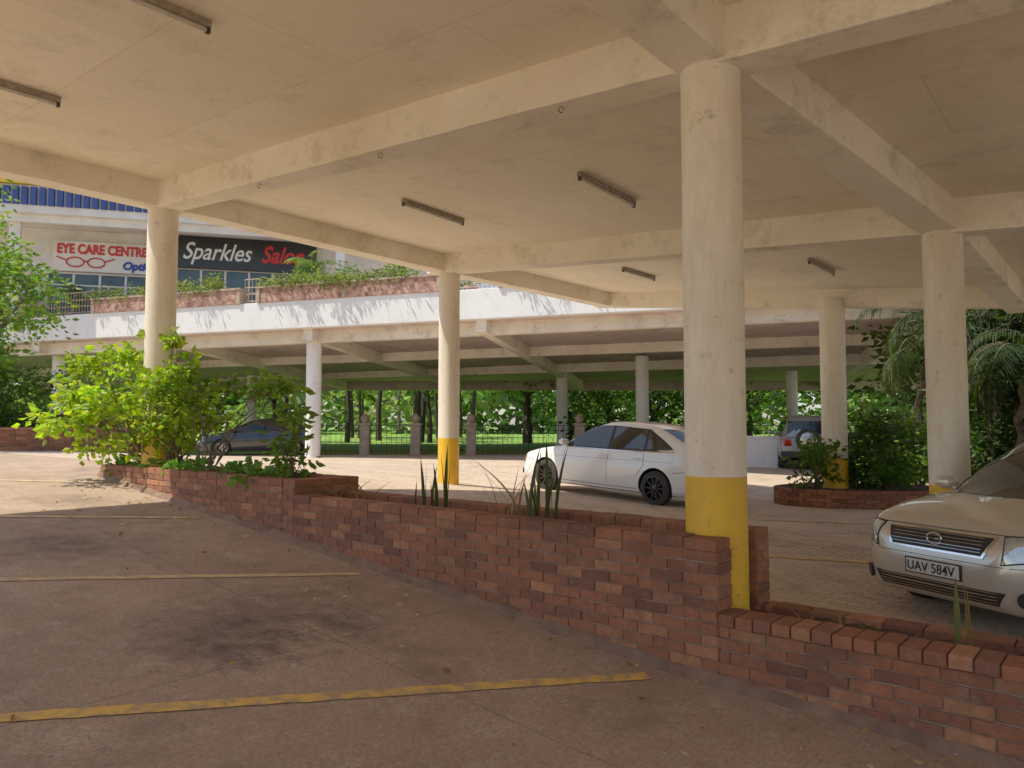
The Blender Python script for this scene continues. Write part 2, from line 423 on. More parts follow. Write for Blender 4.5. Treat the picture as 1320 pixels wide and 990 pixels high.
def wall_run(name, a0, a1, b0, b1, ztop, parent, seed, faces='FBLR', capw=.225):
    rng = random.Random(seed); zt = ztop+E; ch = .07
    zf = lambda p: Z(p.x, p.y)
    mb = MB(); core = MB()
    i_ = .007
    zlow = min(Z(*AB(a, b0)[:2]) for a in (a0, a1))-.15
    core.box(AB((a0+a1)/2, (b0+b1)/2, (zt-.02+zlow)/2-E), U*((a1-a0)/2-i_), V*((b1-b0)/2-i_), Vector((0, 0, (zt-.02-zlow)/2)))
    core.build(name+'_mortar', [M['mortar']], parent)
    L = a1-a0; D = b1-b0; tz = zt-ch
    if 'F' in faces: brick_face(mb, AB(a0, b0), U, -V, L, tz, zf, rng)
    if 'B' in faces: brick_face(mb, AB(a0, b1), U, V, L, tz, zf, rng)
    if 'L' in faces: brick_face(mb, AB(a0, b0), V, -U, D, tz, zf, rng)
    if 'R' in faces: brick_face(mb, AB(a1, b0), V, U, D, tz, zf, rng)
    over = .014 if capw < .2 else .003
    s = 0; w = capw
    if L > D:
        while s < L:
            s1 = min(s+w, L)
            if s1-s > .03:
                dz = rng.uniform(-.004, .005)
                mb.box(AB(a0+(s+s1)/2, (b0+b1)/2-over/2+rng.uniform(-.006, .006), ztop-ch/2+dz), (U+Vector((0, 0, rng.uniform(-.02, .02))))*((s1-s)/2-.004), V*(D/2+over), Vector((0, 0, ch/2)), 0, brickcol(rng))
            s += w
    else:
        while s < D:
            s1 = min(s+w, D)
            if s1-s > .03: mb.box(AB((a0+a1)/2, b0+(s+s1)/2, ztop-ch/2+rng.uniform(-.003, .004)), U*(L/2+.004), V*((s1-s)/2-.004), Vector((0, 0, ch/2)), 0, brickcol(rng))
            s += w
    mb.build(name, [M['brick']], parent, bevel=.006)
pl = empty('brick_planter')
wall_run('front_wall_low', -7, -.175, -.36, -.15, -1.14, pl, 1, capw=.112)
wall_run('back_wall_low', -7, -.175, .30, .47, -1.2, pl, 2)
wall_run('front_wall_mid', -.17, 4.38, -.36, -.16, -.70, pl, 3)
wall_run('back_wall_mid', -.17, 4.38, .25, .45, -.70, pl, 4)
wall_run('front_wall_high', 4.6, 9.1, -.36, -.16, -.55, pl, 5)
wall_run('back_wall_high', 4.6, 9.1, .25, .45, -.55, pl, 6)
wall_run('end_wall_high', 4.385, 4.595, -.36, .45, -.55, pl, 7)
wall_run('end_wall_far', 9.105, 9.3, -.36, .45, -.55, pl, 8)
def soilbox(a0, a1, z):
    mb = MB(); rng = random.Random(5); n = int((a1-a0)/.1); m = 6; vs = []; fs = []
    for i in range(n+1):
        for j in range(m+1):
            vs.append(AB(a0+(a1-a0)*i/n, -.2+.5*j/m, z+rng.uniform(-.025, .025)))
    for i in range(n):
        for j in range(m): q = i*(m+1)+j; fs.append((q, q+1, q+m+2, q+m+1))
    mb.add(vs, fs); mb.build('planter_soil', [M['soil']], pl, True)
soilbox(-7, -.1, -1.24); soilbox(-.1, 4.45, -.78); soilbox(4.5, 9.15, -.62)
def fillet():
    rng = random.Random(15); vs = []; n = 160
    for i in range(n+1):
        a = -7+16.3*i/n; h = .03+rng.uniform(0, .03); w = .03+rng.uniform(0, .03)
        p0 = AB(a, -.352); p1 = AB(a, -.37-w*.4); p2 = AB(a, -.37-w)
        vs += [(p0.x, p0.y, Z(p0.x, p0.y)+h+.02), (p1.x, p1.y, Z(p1.x, p1.y)+h), (p2.x, p2.y, Z(p2.x, p2.y)-.005)]
    fs = []
    for i in range(n): fs += [(3*i, 3*i+3, 3*i+4, 3*i+1), (3*i+1, 3*i+4, 3*i+5, 3*i+2)]
    mb = MB(); mb.add(vs, fs); mb.build('cement_skirting', [M['fillet']], pl, True)
fillet()

# ------------------------------------------------------------ vegetation tools
def leafq(mb, p, d, L, w, col, rng):
    d = d.normalized(); s = d.cross(Vector((rng.uniform(-1, 1), rng.uniform(-1, 1), rng.uniform(-.3, 1)))).normalized()
    if s.length < .1: s = Vector((1, 0, 0))
    n = d.cross(s)*L*.12
    mb.add([p, p+d*L*.45+s*w/2+n, p+d*L, p+d*L*.45-s*w/2+n], [(0, 1, 2, 3)], 0, col)
def lcol(rng, base, var=.35):
    t = 1+rng.uniform(-var, var); y = rng.uniform(.8, 1.35)
    return (base[0]*t*y, base[1]*t, base[2]*t*rng.uniform(.6, 1.2))
def cloud(mb, c, rad, n, L, base, rng, nclump=14, spread=.22, asp=.55):
    c = Vector(c); cl = []
    for i in range(nclump):
        while True:
            q = Vector((rng.uniform(-1, 1), rng.uniform(-1, 1), rng.uniform(-1, 1)))
            if .25 < q.length < 1: break
        tone = rng.uniform(.65, 1.3)
        cl.append((c+Vector((q.x*rad[0], q.y*rad[1], q.z*rad[2])), tone))
    m = sum(rad)/3*spread
    for i in range(n):
        k, tone = rng.choice(cl)
        o = Vector((rng.gauss(0, m), rng.gauss(0, m), rng.gauss(0, m*.75)))
        d = Vector((o.x+rng.uniform(-m, m), o.y+rng.uniform(-m, m), o.z*.5+rng.uniform(-m, m*.6)))
        if d.length < 1e-5: continue
        l = L*rng.uniform(.6, 1.25)
        cc = lcol(rng, base); leafq(mb, k+o, d, l, l*asp, tuple(x*tone for x in cc), rng)
    return [k for k, _ in cl]
def branch(mb, p0, p1, r0, r1, rng, n=6, wob=.08):
    p0 = Vector(p0); p1 = Vector(p1); L = (p1-p0).length; pts = []
    for i in range(n+1):
        t = i/n; q = p0.lerp(p1, t)
        q = q+Vector((rng.uniform(-1, 1), rng.uniform(-1, 1), rng.uniform(-.4, .4)))*L*wob*(math.sin(math.pi*t)) + Vector((0, 0, L*.10*math.sin(math.pi*t)))
        pts.append(q)
    mb.tube(pts, [r0+(r1-r0)*i/n for i in range(n+1)], 6)
def shrub(name, base, c, rad, n, L, col, seed, nclump=16, spread=.22, asp=.55, stem=.014, sup=None):
    rng = random.Random(seed); e = empty(name); mb = MB(); k = cloud(mb, c, rad, n, L, col, rng, nclump, spread, asp)
    if sup:
        for (cc, rr, nn) in sup: k += cloud(mb, cc, rr, nn, L, col, rng, 6, spread*1.2, asp)
    mb.build('leaves', [M['leaf']], e)
    mb = MB()
    for q in k: branch(mb, Vector(base)+Vector((rng.uniform(-.12, .12), rng.uniform(-.12, .12), 0)), q, stem, .004, rng)
    mb.build('stems', [M['bark']], e, True)
    return e
def tree(name, base, h, cr, n, L, col, seed, tr=.15, wood='bark', crz=None, lean=(0, 0), nclump=26, spread=.2, branch_z=.45):
    rng = random.Random(seed); e = empty(name)
    base = Vector(base); crz = crz or cr*.7; c = base+Vector((lean[0], lean[1], h-crz*.8))
    mb = MB(); k = cloud(mb, c, (cr, cr, crz), n, L, col, rng, nclump, spread); mb.build('crown', [M['leaf']], e)
    mb = MB(); fork = Vector((c.x, c.y, base.z+h*branch_z))
    branch(mb, base, fork, tr, tr*.6, rng, 7, .03)
    for q in k[:16]: branch(mb, fork, q, tr*.42, .012, rng, 6, .1)
    mb.build('trunk', [M[wood]], e, True)
    return e
G1 = (.26, .42, .022); G2 = (.11, .21, .025); G3 = (.045, .095, .016); G4 = (.08, .17, .025)
b0 = AB(8.4, .0, -.6)
shrub('flowering_shrub', b0, b0+Vector((-.35, -.1, .9)), (1.2, .7, .78), 2100, .115, G1, 21, 38, .12, .7,
      sup=[(b0+Vector((-1.0, -.2, .75)), (.45, .35, .45), 350), (b0+Vector((.1, -.2, 1.6)), (.5, .3, .35), 220)])
b1 = AB(7.8, .05, -.6)
shrub('leafy_shrub', b1, b1+Vector((.0, .1, .85)), (.5, .5, .6), 850, .115, (.16, .27, .025), 22, 22, .14, .65)
b1 = AB(7.0, .05, -.6)
shrub('leafy_shrub', b1, b1+Vector((.45, .1, 1.14)), (.8, .35, .17), 380, .12, G2, 23, 14, .15, .6, .009)
for i, a in enumerate((7.9, 7.2, 6.5, 5.9, 5.3, 8.8)):
    b1 = AB(a, -.02, -.62); shrub('ground_cover_plant', b1, b1+Vector((0, 0, .06)), (.36, .22, .05), 110, .13, (.10, .22, .04), 30+i, 9, .3, .75, .008)
b1 = AB(5.0, -.02, -.62); shrub('leafy_shrub', b1, b1+Vector((0, 0, .5)), (.2, .16, .42), 220, .12, G2, 39, 12, .25, .5, .008)
def blades(name, a, b, z, n, h, seed, col=(.075, .11, .035), spread=.16, w=.045, leanm=.25):
    rng = random.Random(seed); e = empty(name); mb = MB()
    for i in range(n):
        p = AB(a+rng.uniform(-spread, spread), b+rng.uniform(-.08, .08), z); hh = h*rng.uniform(.5, 1.08)
        ln = Vector((rng.uniform(-1, 1), rng.uniform(-1, 1), 0))*leanm; t = rng.uniform(0, 3.14); s = Vector((math.cos(t), math.sin(t), 0)); fwd = Vector((-s.y, s.x, 0))
        vs = []; m = 7
        for k in range(m+1):
            q = k/m; ww = w*(1-q**2.5)*(.7+.6*math.sin(q*2.2))/1.2
            c = p+Vector((0, 0, hh*q))+ln*q*q*hh
            vs += [c-s*ww/2+fwd*ww*.15, c, c+s*ww/2+fwd*ww*.15]
        fs = []
        for k in range(m): fs += [(3*k, 3*k+1, 3*k+4, 3*k+3), (3*k+1, 3*k+2, 3*k+5, 3*k+4)]
        mb.add(vs, fs, 0, lcol(rng, col, .3))
    mb.build('blades', [M['leaf']], e, True); return e
blades('snake_plant', 2.75, .0, -.8, 10, .60, 1, (.05, .075, .022), w=.042, leanm=.15); blades('snake_plant', 1.5, -.02, -.8, 10, .70, 2, (.05, .075, .022), w=.042, leanm=.18)
blades('dry_stalks', 1.85, .05, -.8, 10, .55, 3, (.26, .19, .09), .14, .024, .9)
blades('snake_plant', -1.4, .1, -1.28, 3, .66, 4, (.12, .11, .035), .05, .04); blades('dry_stalks', 3.9, 0, -.8, 9, .28, 5, (.2, .14, .06), .3, .02, .9)
blades('dry_stalks', -2.2, .1, -1.28, 5, .3, 6, (.2, .14, .06), .3, .02, .9); blades('dry_stalks', .8, 0, -.8, 8, .2, 7, (.25, .17, .08), .4, .02, .9)
blades('dry_stalks', -.9, .05, -1.28, 8, .2, 8, (.22, .17, .07), .4, .02, .9)

def ring_planter(cx, cy, rx, ry, zb, zt):
    e = empty('curved_brick_planter'); rng = random.Random(9); mb = MB(); core = MB()
    n = 64; rows = int((zt-zb)/.073)+1; per = 2*math.pi*(rx+ry)/2; nb = int(per/.225)
    for r_ in range(rows):
        for i in range(nb):
            t = 2*math.pi*(i+(r_ % 2)*.5)/nb; c = Vector((cx+rx*math.cos(t), cy+ry*math.sin(t), zt-.04-.073*r_+E))
            d = Vector((-rx*math.sin(t), ry*math.cos(t), 0)); sp = d.length*2*math.pi/nb; d.normalize(); nn = Vector((d.y, -d.x, 0))
            mb.box(c, d*(sp/2-.004), nn*.055, Vector((0, 0, .033)), 0, brickcol(rng))
    mb.build('brick_ring', [M['brick']], e)
    vs = [(cx+(rx+.03)*math.cos(2*math.pi*i/n), cy+(ry+.03)*math.sin(2*math.pi*i/n), z+E) for z in (zb-.1, zt-.03) for i in range(n)]
    core.add(vs, [(i, (i+1) % n, n+(i+1) % n, n+i) for i in range(n)]); core.add(vs[n:], [tuple(range(n))], 1)
    core.build('soil_and_mortar', [M['mortar'], M['soil']], e)
ring_planter(C5[0]+.45, C5[1]-.1, 1.6, 1.0, -1.6, -1.17)
for i, (dx, dy, rr, hh, nn, cc) in enumerate(((-.5, -.3, .45, .9, 450, G4), (.6, -.1, .7, 1.3, 900, G3), (1.2, .1, .6, 1.5, 900, G2), (.2, .4, .6, 1.0, 600, G3), (.9, -.5, .5, .6, 450, G4))):
    b1 = Vector((C5[0]+dx, C5[1]+dy, -1.25+E)); shrub('leafy_shrub', b1, b1+Vector((0, 0, hh*.6)), (rr, rr, hh*.55), nn, .14, cc, 50+i, 14, .2, .5)

def palm(name, base, h, nf, fl, seed, col=G2, tr=.09, droop=1.0):
    rng = random.Random(seed); e = empty(name); base = Vector(base); top = base+Vector((rng.uniform(-.4, .4), rng.uniform(-.4, .4), h))
    mb = MB(); branch(mb, base, top, tr, tr*.7, rng, 8, .02); mb.build('trunk', [M['bark']], e, True)
    mb = MB(); st = MB()
    for i in range(nf):
        t = rng.uniform(0, 2*math.pi); el = rng.uniform(.1, 1.3); L = fl*rng.uniform(.75, 1.1)
        hd = Vector((math.cos(t), math.sin(t), 0)); pts = []; p = top.copy(); ang = el
        for k in range(11):
            pts.append(p.copy()); p = p+(hd*math.cos(ang)+Vector((0, 0, 1))*math.sin(ang))*L/10; ang -= droop*.22*rng.uniform(.8, 1.2)
        st.tube(pts, [.018*(1-k/12) for k in range(11)], 5)
        side = hd.cross(Vector((0, 0, 1)))
        for k in range(1, 11):
            for q in range(4):
                pp = pts[k-1].lerp(pts[k], q/4); dd = (pts[k]-pts[k-1]).normalized()
                for sg in (-1, 1):
                    ll = L*.26*math.sin(math.pi*clamp(k/11+.12, 0, 1))*rng.uniform(.8, 1.1)+.05
                    d = (side*sg+dd*.6+Vector((0, 0, rng.uniform(-.7, -.1)))).normalized()
                    w = Vector((0, 0, 1)).cross(d).normalized()*.018
                    mid = pp+d*ll*.5; tip = pp+d*ll+Vector((0, 0, -ll*.25))
                    mb.add([pp, mid+w, tip, mid-w], [(0, 1, 2, 3)], 0, lcol(rng, col, .3))
    mb.build('fronds', [M['leaf']], e); st.build('frond_stems', [M['bark']], e, True)
for i, (x, y, h, fl) in enumerate(((10.6, 16.6, 3.6, 2.4), (12.0, 17.6, 4.2, 2.6), (11.3, 15.4, 3.0, 2.2), (13.2, 16.5, 3.8, 2.5), (9.9, 18.3, 3.4, 2.2), (13.8, 19, 5.0, 3), (11.0, 18.5, 4.4, 2.6), (10.0, 14.9, 2.7, 1.9))):
    palm('palm_tree', (x, y, Z(x, y)), h, 18, fl, 70+i, (.03, .055, .012), droop=1.25)
rng = random.Random(77); bam = empty('bamboo_clump'); mb = MB(); lf = MB()
for i in range(44):
    x = 11.4+rng.gauss(0, .9); y = 16.4+rng.gauss(0, .6); h = rng.uniform(3, 5.5); tp = Vector((x+rng.uniform(-.9, .9), y+rng.uniform(-.6, .6), Z(x, y)+h))
    branch(mb, (x, y, Z(x, y)), tp, .03, .012, rng, 5, .02)
mb.build('stems', [M['darkbark']], bam, True)
cloud(lf, (11.9, 16.9, 3.3+.3), (2.3, 1.4, 2.0), 6000, .27, (.03, .055, .012), rng, 40, .18, .22)
cloud(lf, (12.1, 15.6, 2.0), (2.0, 1.2, 1.4), 3000, .24, (.035, .065, .014), rng, 26, .2, .3)
lf.build('leaves', [M['leaf']], bam)
for i, (x, y, h, cr) in enumerate(((13.5, 23, 6.5, 2.6), (17, 24, 7.5, 3.0), (16, 20.5, 6, 2.4))):
    tree('shade_tree', (x, y, Z(x, y)), h, cr, 2600, .32, G3, 440+i, .16, 'darkbark', crz=cr*.9, nclump=28, spread=.24)
for i, (x, y, r_, hh, n_, cc) in enumerate(((9.6, 15.6, 1.0, 1.3, 1100, G3), (11.2, 14.6, 1.1, 1.0, 1200, G4), (12.8, 14.5, 1.2, 1.4, 1200, G3), (8.6, 16.8, .9, 1.2, 900, G2), (10.4, 13.9, .7, .7, 600, G2), (11.5, 17.5, 1.5, 1.8, 1500, G3))):
    shrub('bush', (x, y, Z(x, y)), (x, y, Z(x, y)+hh*.6), (r_, r_*.8, hh*.6), n_, .19, cc, 90+i, 18, .2, .5)

# ------------------------------------------------------------ far deck (terrace)
def FL(x, off=0): return 30-.3417*(x+19)+off
fd = empty('terrace_deck')
X0, X1 = -34, 13.5
def sof(y): return 3.47-.047*(y-25)
mb = MB()
beam(mb, Vector((X0, FL(X0), 0)), Vector((X1, FL(X1), 0)), .3, 3.42, 3.42, .98)
mb.build('fascia', [M['fascia']], fd, bevel=.02)
mb = MB(); n = 12; vs = []
for k in (0, 1):
    for i in range(n+1):
        x = X0+(X1-X0)*i/n
        for (yy, xx, zz) in ((FL(x)+.1, x, 3.44), (44, x+12*i/n, sof(44))):
            vs.append((xx, yy, (zz if k == 0 else 4.28)+E))
fs = []
o = 2*(n+1)
for i in range(n):
    fs.append((2*i, 2*i+1, 2*i+3, 2*i+2)); fs.append((o+2*i, o+2*i+2, o+2*i+3, o+2*i+1)); fs.append((2*i+1, o+2*i+1, o+2*i+3, 2*i+3))
fs.append((0, o, o+1, 1)); fs.append((2*n, 2*n+1, o+2*n+1, o+2*n))
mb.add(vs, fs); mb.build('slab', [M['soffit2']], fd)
for x in (-26, -19.5, -13, -7.2, -1, 5.5, 11.5):
    mb = MB(); x2 = x+12*(x-X0)/(X1-X0)
    y1 = FL(x)+.1; beam(mb, Vector((x, y1+.06, 0)), Vector((x2*.6+x*.4, 43.5, 0)), .35, 3.04, sof(44)-.42, .7); mb.build('beam', [M['deck2']], fd)
for k, off in enumerate((.9, 7, 13)):
    mb = MB(); xa, xb = X0+off, X1+off*.6
    zz = (3.03, 2.85, 2.6)[k]
    beam(mb, Vector((xa, FL(xa, off), 0)), Vector((xb, FL(xb, off), 0)), .35, zz-.1, zz+.02, .7)
    mb.build('beam', [M['deck2']], fd)
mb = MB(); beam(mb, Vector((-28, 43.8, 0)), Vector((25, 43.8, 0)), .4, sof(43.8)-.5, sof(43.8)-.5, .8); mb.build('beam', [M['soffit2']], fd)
for (x, y, r, top) in ((-7.2, 27, .27, 3.2), (5.6, 32, .28, 3.0), (2.55, 38, .28, 2.8), (14.3, 38, .27, 2.8), (-19.5, 32, .27, 3.0), (-14, 40, .25, 2.7)):
    column(x, y, r, Z(x, y)-E-.1, top, None, mt='fascia', n=20)
def tbox(xa, xb):
    e = empty('terrace_flower_box'); mb = MB(); yo = .05
    beam(mb, Vector((xa, FL(xa, yo), 0)), Vector((xb, FL(xb, yo), 0)), .5, 4.40, 4.40, .50); mb.build('relief_panel', [M['terra']], e)
    mb = MB()
    beam(mb, Vector((xa-.08, FL(xa-.08, yo), 0)), Vector((xb+.08, FL(xb+.08, yo), 0)), .6, 4.902, 4.902, .07)
    x = xa
    while x <= xb+.01:
        beam(mb, Vector((x-.07, FL(x-.07, yo), 0)), Vector((x+.07, FL(x+.07, yo), 0)), .56, 4.401, 4.401, .499); x += (xb-xa)/max(1, round((xb-xa)/3.2))
    mb.build('coping', [M['stone']], e)
    mb = MB(); rng = random.Random(int(xa*10)); x = xa+.4
    while x < xb-.3:
        if rng.random() < .9: cloud(mb, (x, FL(x, -.1), 5.06+E), (.5, .3, rng.uniform(.1, .36)), 220, .16, (.15, .21, .055), rng, 7, .35, .4)
        x += rng.uniform(.45, 1.1)
    mb.build('plants', [M['leaf']], e)
tbox(-31, -19.5); tbox(-16.3, -9.8); tbox(-9.0, -2.3); tbox(-.3, 6.5)
def rail(xa, xb):
    mb = MB()
    n = max(2, int((xb-xa)/.14))
    for i in range(n+1):
        x = xa+(xb-xa)*i/n; mb.tube([(x, FL(x), 4.4+E), (x, FL(x), 5.3+E)], .014, 5)
    for z in (4.5, 4.75, 5.0, 5.3): mb.tube([(xa, FL(xa), z+E), (xb, FL(xb), z+E)], .02, 6)
    mb.build('terrace_railing', [M['stone']])
rail(-19.3, -16.5); rail(-9.7, -9.1); rail(-2.15, -.45)
def pot(x, off, r=.22, h=.42, seed=1):
    y = FL(x, off); e = empty('plant_pot'); mb = MB(); z = 4.3+E
    mb.tube([(x, y, z), (x, y, z+h*.85), (x, y, z+h*.86), (x, y, z+h)], [r*.7, r, r*1.12, r*1.12], 18); mb.build('pot', [M['terra']], e, True)
    mb = MB(); cloud(mb, (x, y, z+h+.55), (.38, .38, .5), 300, .2, (.13, .22, .04), random.Random(seed), 9, .3, .4); mb.build('foliage', [M['leaf']], e)
for i, x in enumerate((-18.4, -14.5, -11.5, -7.6, -5.8, -4.0, -1.4)): pot(x, 1.0, seed=i)

# ------------------------------------------------------------ shop building
sh = empty('shop_building'); S0 = Vector((-14.6, 32, 0)); SD = Vector((.965, .262, 0)).normalized(); SN = Vector((SD.y, -SD.x, 0))
def sb(mb, s0, s1, n0, n1, z0, z1, mi=0):
    c = S0+SD*(s0+s1)/2+SN*(n0+n1)/2; c.z = (z0+z1)/2+E
    mb.box(c, SD*(s1-s0)/2, SN*(n1-n0)/2, Vector((0, 0, (z1-z0)/2)), mi)
mb = MB(); sb(mb, -16, 13, -8, -.3, 4.29, 8.30); mb.build('walls', [M['white']], sh)
mb = MB(); sb(mb, -17, 14, -9, 2.2, 8.31, 8.60); mb.build('roof_slab', [M['white']], sh)
mb = MB(); sb(mb, -17, 14, 1.7, 1.95, 8.0, 8.305); mb.build('eave_beam', [M['white']], sh)
for s in (-16, -11, -5.6, 6.9, 13):
    mb = MB(); sb(mb, s-.2, s+.2, 1.5, 1.69, 4.3, 8.305); mb.build('pillar', [M['white']], sh)
mb = MB()
for i in range(100): sb(mb, -17+i*.31, -17+i*.31+.2, 2.125, 2.3, 8.605, 9.3, 0)
mb.build('blue_ribbed_parapet', [M['blue']], sh)
mb = MB(); sb(mb, -17, 14, 2.0, 2.12, 8.605, 9.4); mb.build('parapet_back', [M['white']], sh)
mb = MB(); sb(mb, -17, 14, 1.9, 2.35, 9.405, 9.7); mb.build('parapet_stripe', [M['yelsign']], sh)
mb = MB(); fr = MB()
for s in range(-15, 13):
    if s in (-6, -1, 6): continue
    sb(mb, s+.06, s+.94, -.29, -.26, 4.45, 6.42 if s < 0 else 6.85)
    sb(fr, s-.04, s+.04, -.29, -.2, 4.3, 6.4 if s < 0 else 6.85)
sb(fr, -15, -1, -.29, -.21, 6.41, 6.48); sb(fr, -15, 12, -.28, -.215, 5.9, 5.96)
mb.build('storefront_glass', [M['glass']], sh); fr.build('storefront_frames', [M['white']], sh)
def text(txt, name, size, loc, xd, nrm, mat, parent, shear=0, bold=0, extr=.02, align='LEFT', sx=1):
    cu = bpy.data.curves.new(name, 'FONT'); cu.body = txt; cu.size = size; cu.extrude = extr; cu.shear = shear; cu.offset = bold; cu.align_x = align
    o = bpy.data.objects.new(name, cu); COL.objects.link(o); cu.materials.append(mat)
    up = Vector((0, 0, 1)); up = (up-nrm*up.dot(nrm)).normalized()
    m = Matrix((( xd.x*sx, up.x, nrm.x, loc[0]), (xd.y*sx, up.y, nrm.y, loc[1]), (xd.z*sx, up.z, nrm.z, loc[2]), (0, 0, 0, 1)))
    o.matrix_world = m
    if parent:
        o.parent = parent; o.matrix_parent_inverse = parent.matrix_world.inverted()
    return o
def SP(s, n, z): p = S0+SD*s+SN*n; return (p.x, p.y, z+E)
sg = empty('eye_care_sign'); mb = MB(); sb(mb, -4.75, -.95, -.2, 0, 6.5, 7.75); mb.build('board', [M['signw']], sg)
text('EYE CARE CENTRE', 'lettering', .56, SP(-4.6, .02, 7.25), SD, SN, M['red'], sg, 0, .02, sx=.74)
text('Optics', 'lettering_small', .46, SP(-2.1, .02, 6.66), SD, SN, M['bluel'], sg, .2, .02)
mb = MB()
for s in (-3.9, -3.1):
    mb.tube([SP(s+.33*math.cos(t), .03, 6.88+.2*math.sin(t)) for t in [i*math.pi/10 for i in range(21)]], .03, 6)
mb.tube([SP(-3.57, .03, 6.93), SP(-3.43, .03, 6.93)], .03, 6); mb.tube([SP(-4.2, .03, 6.93), SP(-4.6, .03, 7.08)], .03, 6); mb.tube([SP(-2.8, .03, 6.93), SP(-2.4, .03, 7.08)], .03, 6)
mb.build('spectacles_logo', [M['red']], sg)
sg = empty('salon_sign'); mb = MB(); sb(mb, -.3, 5.9, -.2, .05, 6.9, 8.28); mb.build('board', [M['signk']], sg)
text('Sparkles', 'lettering', 1.05, SP(.25, .07, 7.28), SD, SN, M['whl'], sg, .35, .008, sx=.80)
text('Salon', 'lettering_red', 1.05, SP(3.5, .07, 7.28), SD, SN, M['red'], sg, .35, .02, sx=.80)
palm('potted_palm', SP(5.9, 2.4, 4.3), 2.3, 12, 1.6, 88, (.13, .24, .04), .05)
palm('potted_palm', SP(-9, 1.5, 4.4), 1.6, 9, 1.4, 89, G2, .05)

# ------------------------------------------------------------ fence along the field
fe = empty('iron_fence'); mb = MB()
x = -9.2
while x < 26:
    z = Z(x, 31); mb.tube([(x, 31, z), (x, 31, z+1.25)], .009, 4)
    x += .21
for z in (.15, 1.0, 1.2): mb.tube([(-9.2, 31, Z(-9, 31)+z), (26, 31, Z(-9, 31)+z)], .014, 5)
x = -8.6
while x < 25:
    mb.tube([(x+.2*math.cos(t), 31, Z(x, 31)+.6+.2*math.sin(t)) for t in [i*math.pi/6 for i in range(13)]], .010, 4); x += .84
mb.build('iron_bars', [M['iron']], fe)
for x in (-9.4, -6.1, -4.0, -1.7, 2.8, 7.3, 11.8, 16.3, 20.8):
    mb = MB(); z = Z(x, 31); mb.abox(x-.2, x+.2, 30.8, 31.2, z-.1, z+1.2); mb.abox(x-.26, x+.26, 30.74, 31.26, z+1.203, z+1.3); mb.build('post', [M['stone']], fe, bevel=.01)
    mb = MB(); mb.tube([(x, 31, z+1.3), (x, 31, z+1.36), (x, 31, z+1.5), (x, 31, z+1.62), (x, 31, z+1.7)], [.08, .16, .2, .12, .02], 10); mb.build('finial', [M['stone']], fe, True)

# ------------------------------------------------------------ trees
TR = [(3.6, 46, 4.8, 2.4, 1300, G4), (6.2, 48, 5.2, 2.6, 1400, G3), (8.8, 46.5, 5, 2.6, 1300, G4), (11.5, 47.5, 5.5, 2.8, 1500, G3), (15, 47, 5.5, 2.8, 1400, G4), (20, 47, 6, 3, 1300, G3), (25, 46, 6.5, 3, 1300, G3), (-15, 47, 7, 3, 900, G4), (-18.5, 45, 6, 3, 1000, G4)]
for i, (x, y, h, cr, n, c) in enumerate(TR):
    tree('tree', (x, y, Z(x, y)), h, cr, n, .38, c, 200+i, .18, 'darkbark', nclump=22, spread=.22, crz=cr*.7, branch_z=.35)
tree('forked_tree', (.95, 45.6, Z(.95, 45.6)), 6.0, 3.0, 1300, .34, (.12, .22, .035), 300, .36, 'darkbark', branch_z=.48, crz=1.6, nclump=28)
for i, (x, c, r_) in enumerate(((3.4, G3, 1.1), (5.2, G4, 1.2), (7.6, G3, 1.5), (9.9, G4, 1.2), (14, G4, 1.5), (17, G3, 1.4), (20, G4, 1.5))):
    shrub('hedge_bush', (x, 33, Z(x, 33)), (x, 33, Z(x, 33)+.8), (r_, .8, .9), 500, .28, c, 320+i, 16, .22, .5)
rng = random.Random(4); dm = empty('distant_trees'); mb = MB(); tk = MB()
for i in range(64):
    x = -90+i*3.0+rng.uniform(-1, 1); y = 84+rng.uniform(-8, 22); h = rng.uniform(8, 16); r = rng.uniform(3, 5); zb = Z(x, y)
    base = (.21, .33, .11) if rng.random() < .6 else (.15, .25, .08)  # lightened greens: distance haze is put into the leaf colour
    cloud(mb, (x, y, zb+h*.6), (r, r, h*.45), 460, 1.45, base, rng, 18, .26, .65)
    cloud(mb, (x, y-2, zb+1.2), (r, 1.5, 1.6), 150, 1.0, base, rng, 8, .3, .6)
    branch(tk, (x, y-3, zb), (x, y-3, zb+h*.7), rng.uniform(.15, .3), .1, rng, 4, .02)
mb.build('foliage', [M['leaf']], dm); tk.build('trunks', [M['bark']], dm, True)
rng = random.Random(8); ms = empty('slender_trees'); mb = MB(); lf = MB()
for i in range(20):
    x = rng.uniform(-16, 0); y = rng.uniform(45.5, 62); zb = Z(x, y); h = rng.uniform(7, 11)
    branch(mb, (x, y, zb), (x+rng.uniform(-.5, .5), y, zb+h*.8), rng.uniform(.12, .24), .06, rng, 5, .02)
    cloud(lf, (x, y, zb+h*.7), (1.8, 1.8, h*.28), 280, .5, (.15, .26, .05), rng, 12, .25, .5)
mb.build('trunks', [M['darkbark']], ms, True); lf.build('foliage', [M['leaf']], ms)

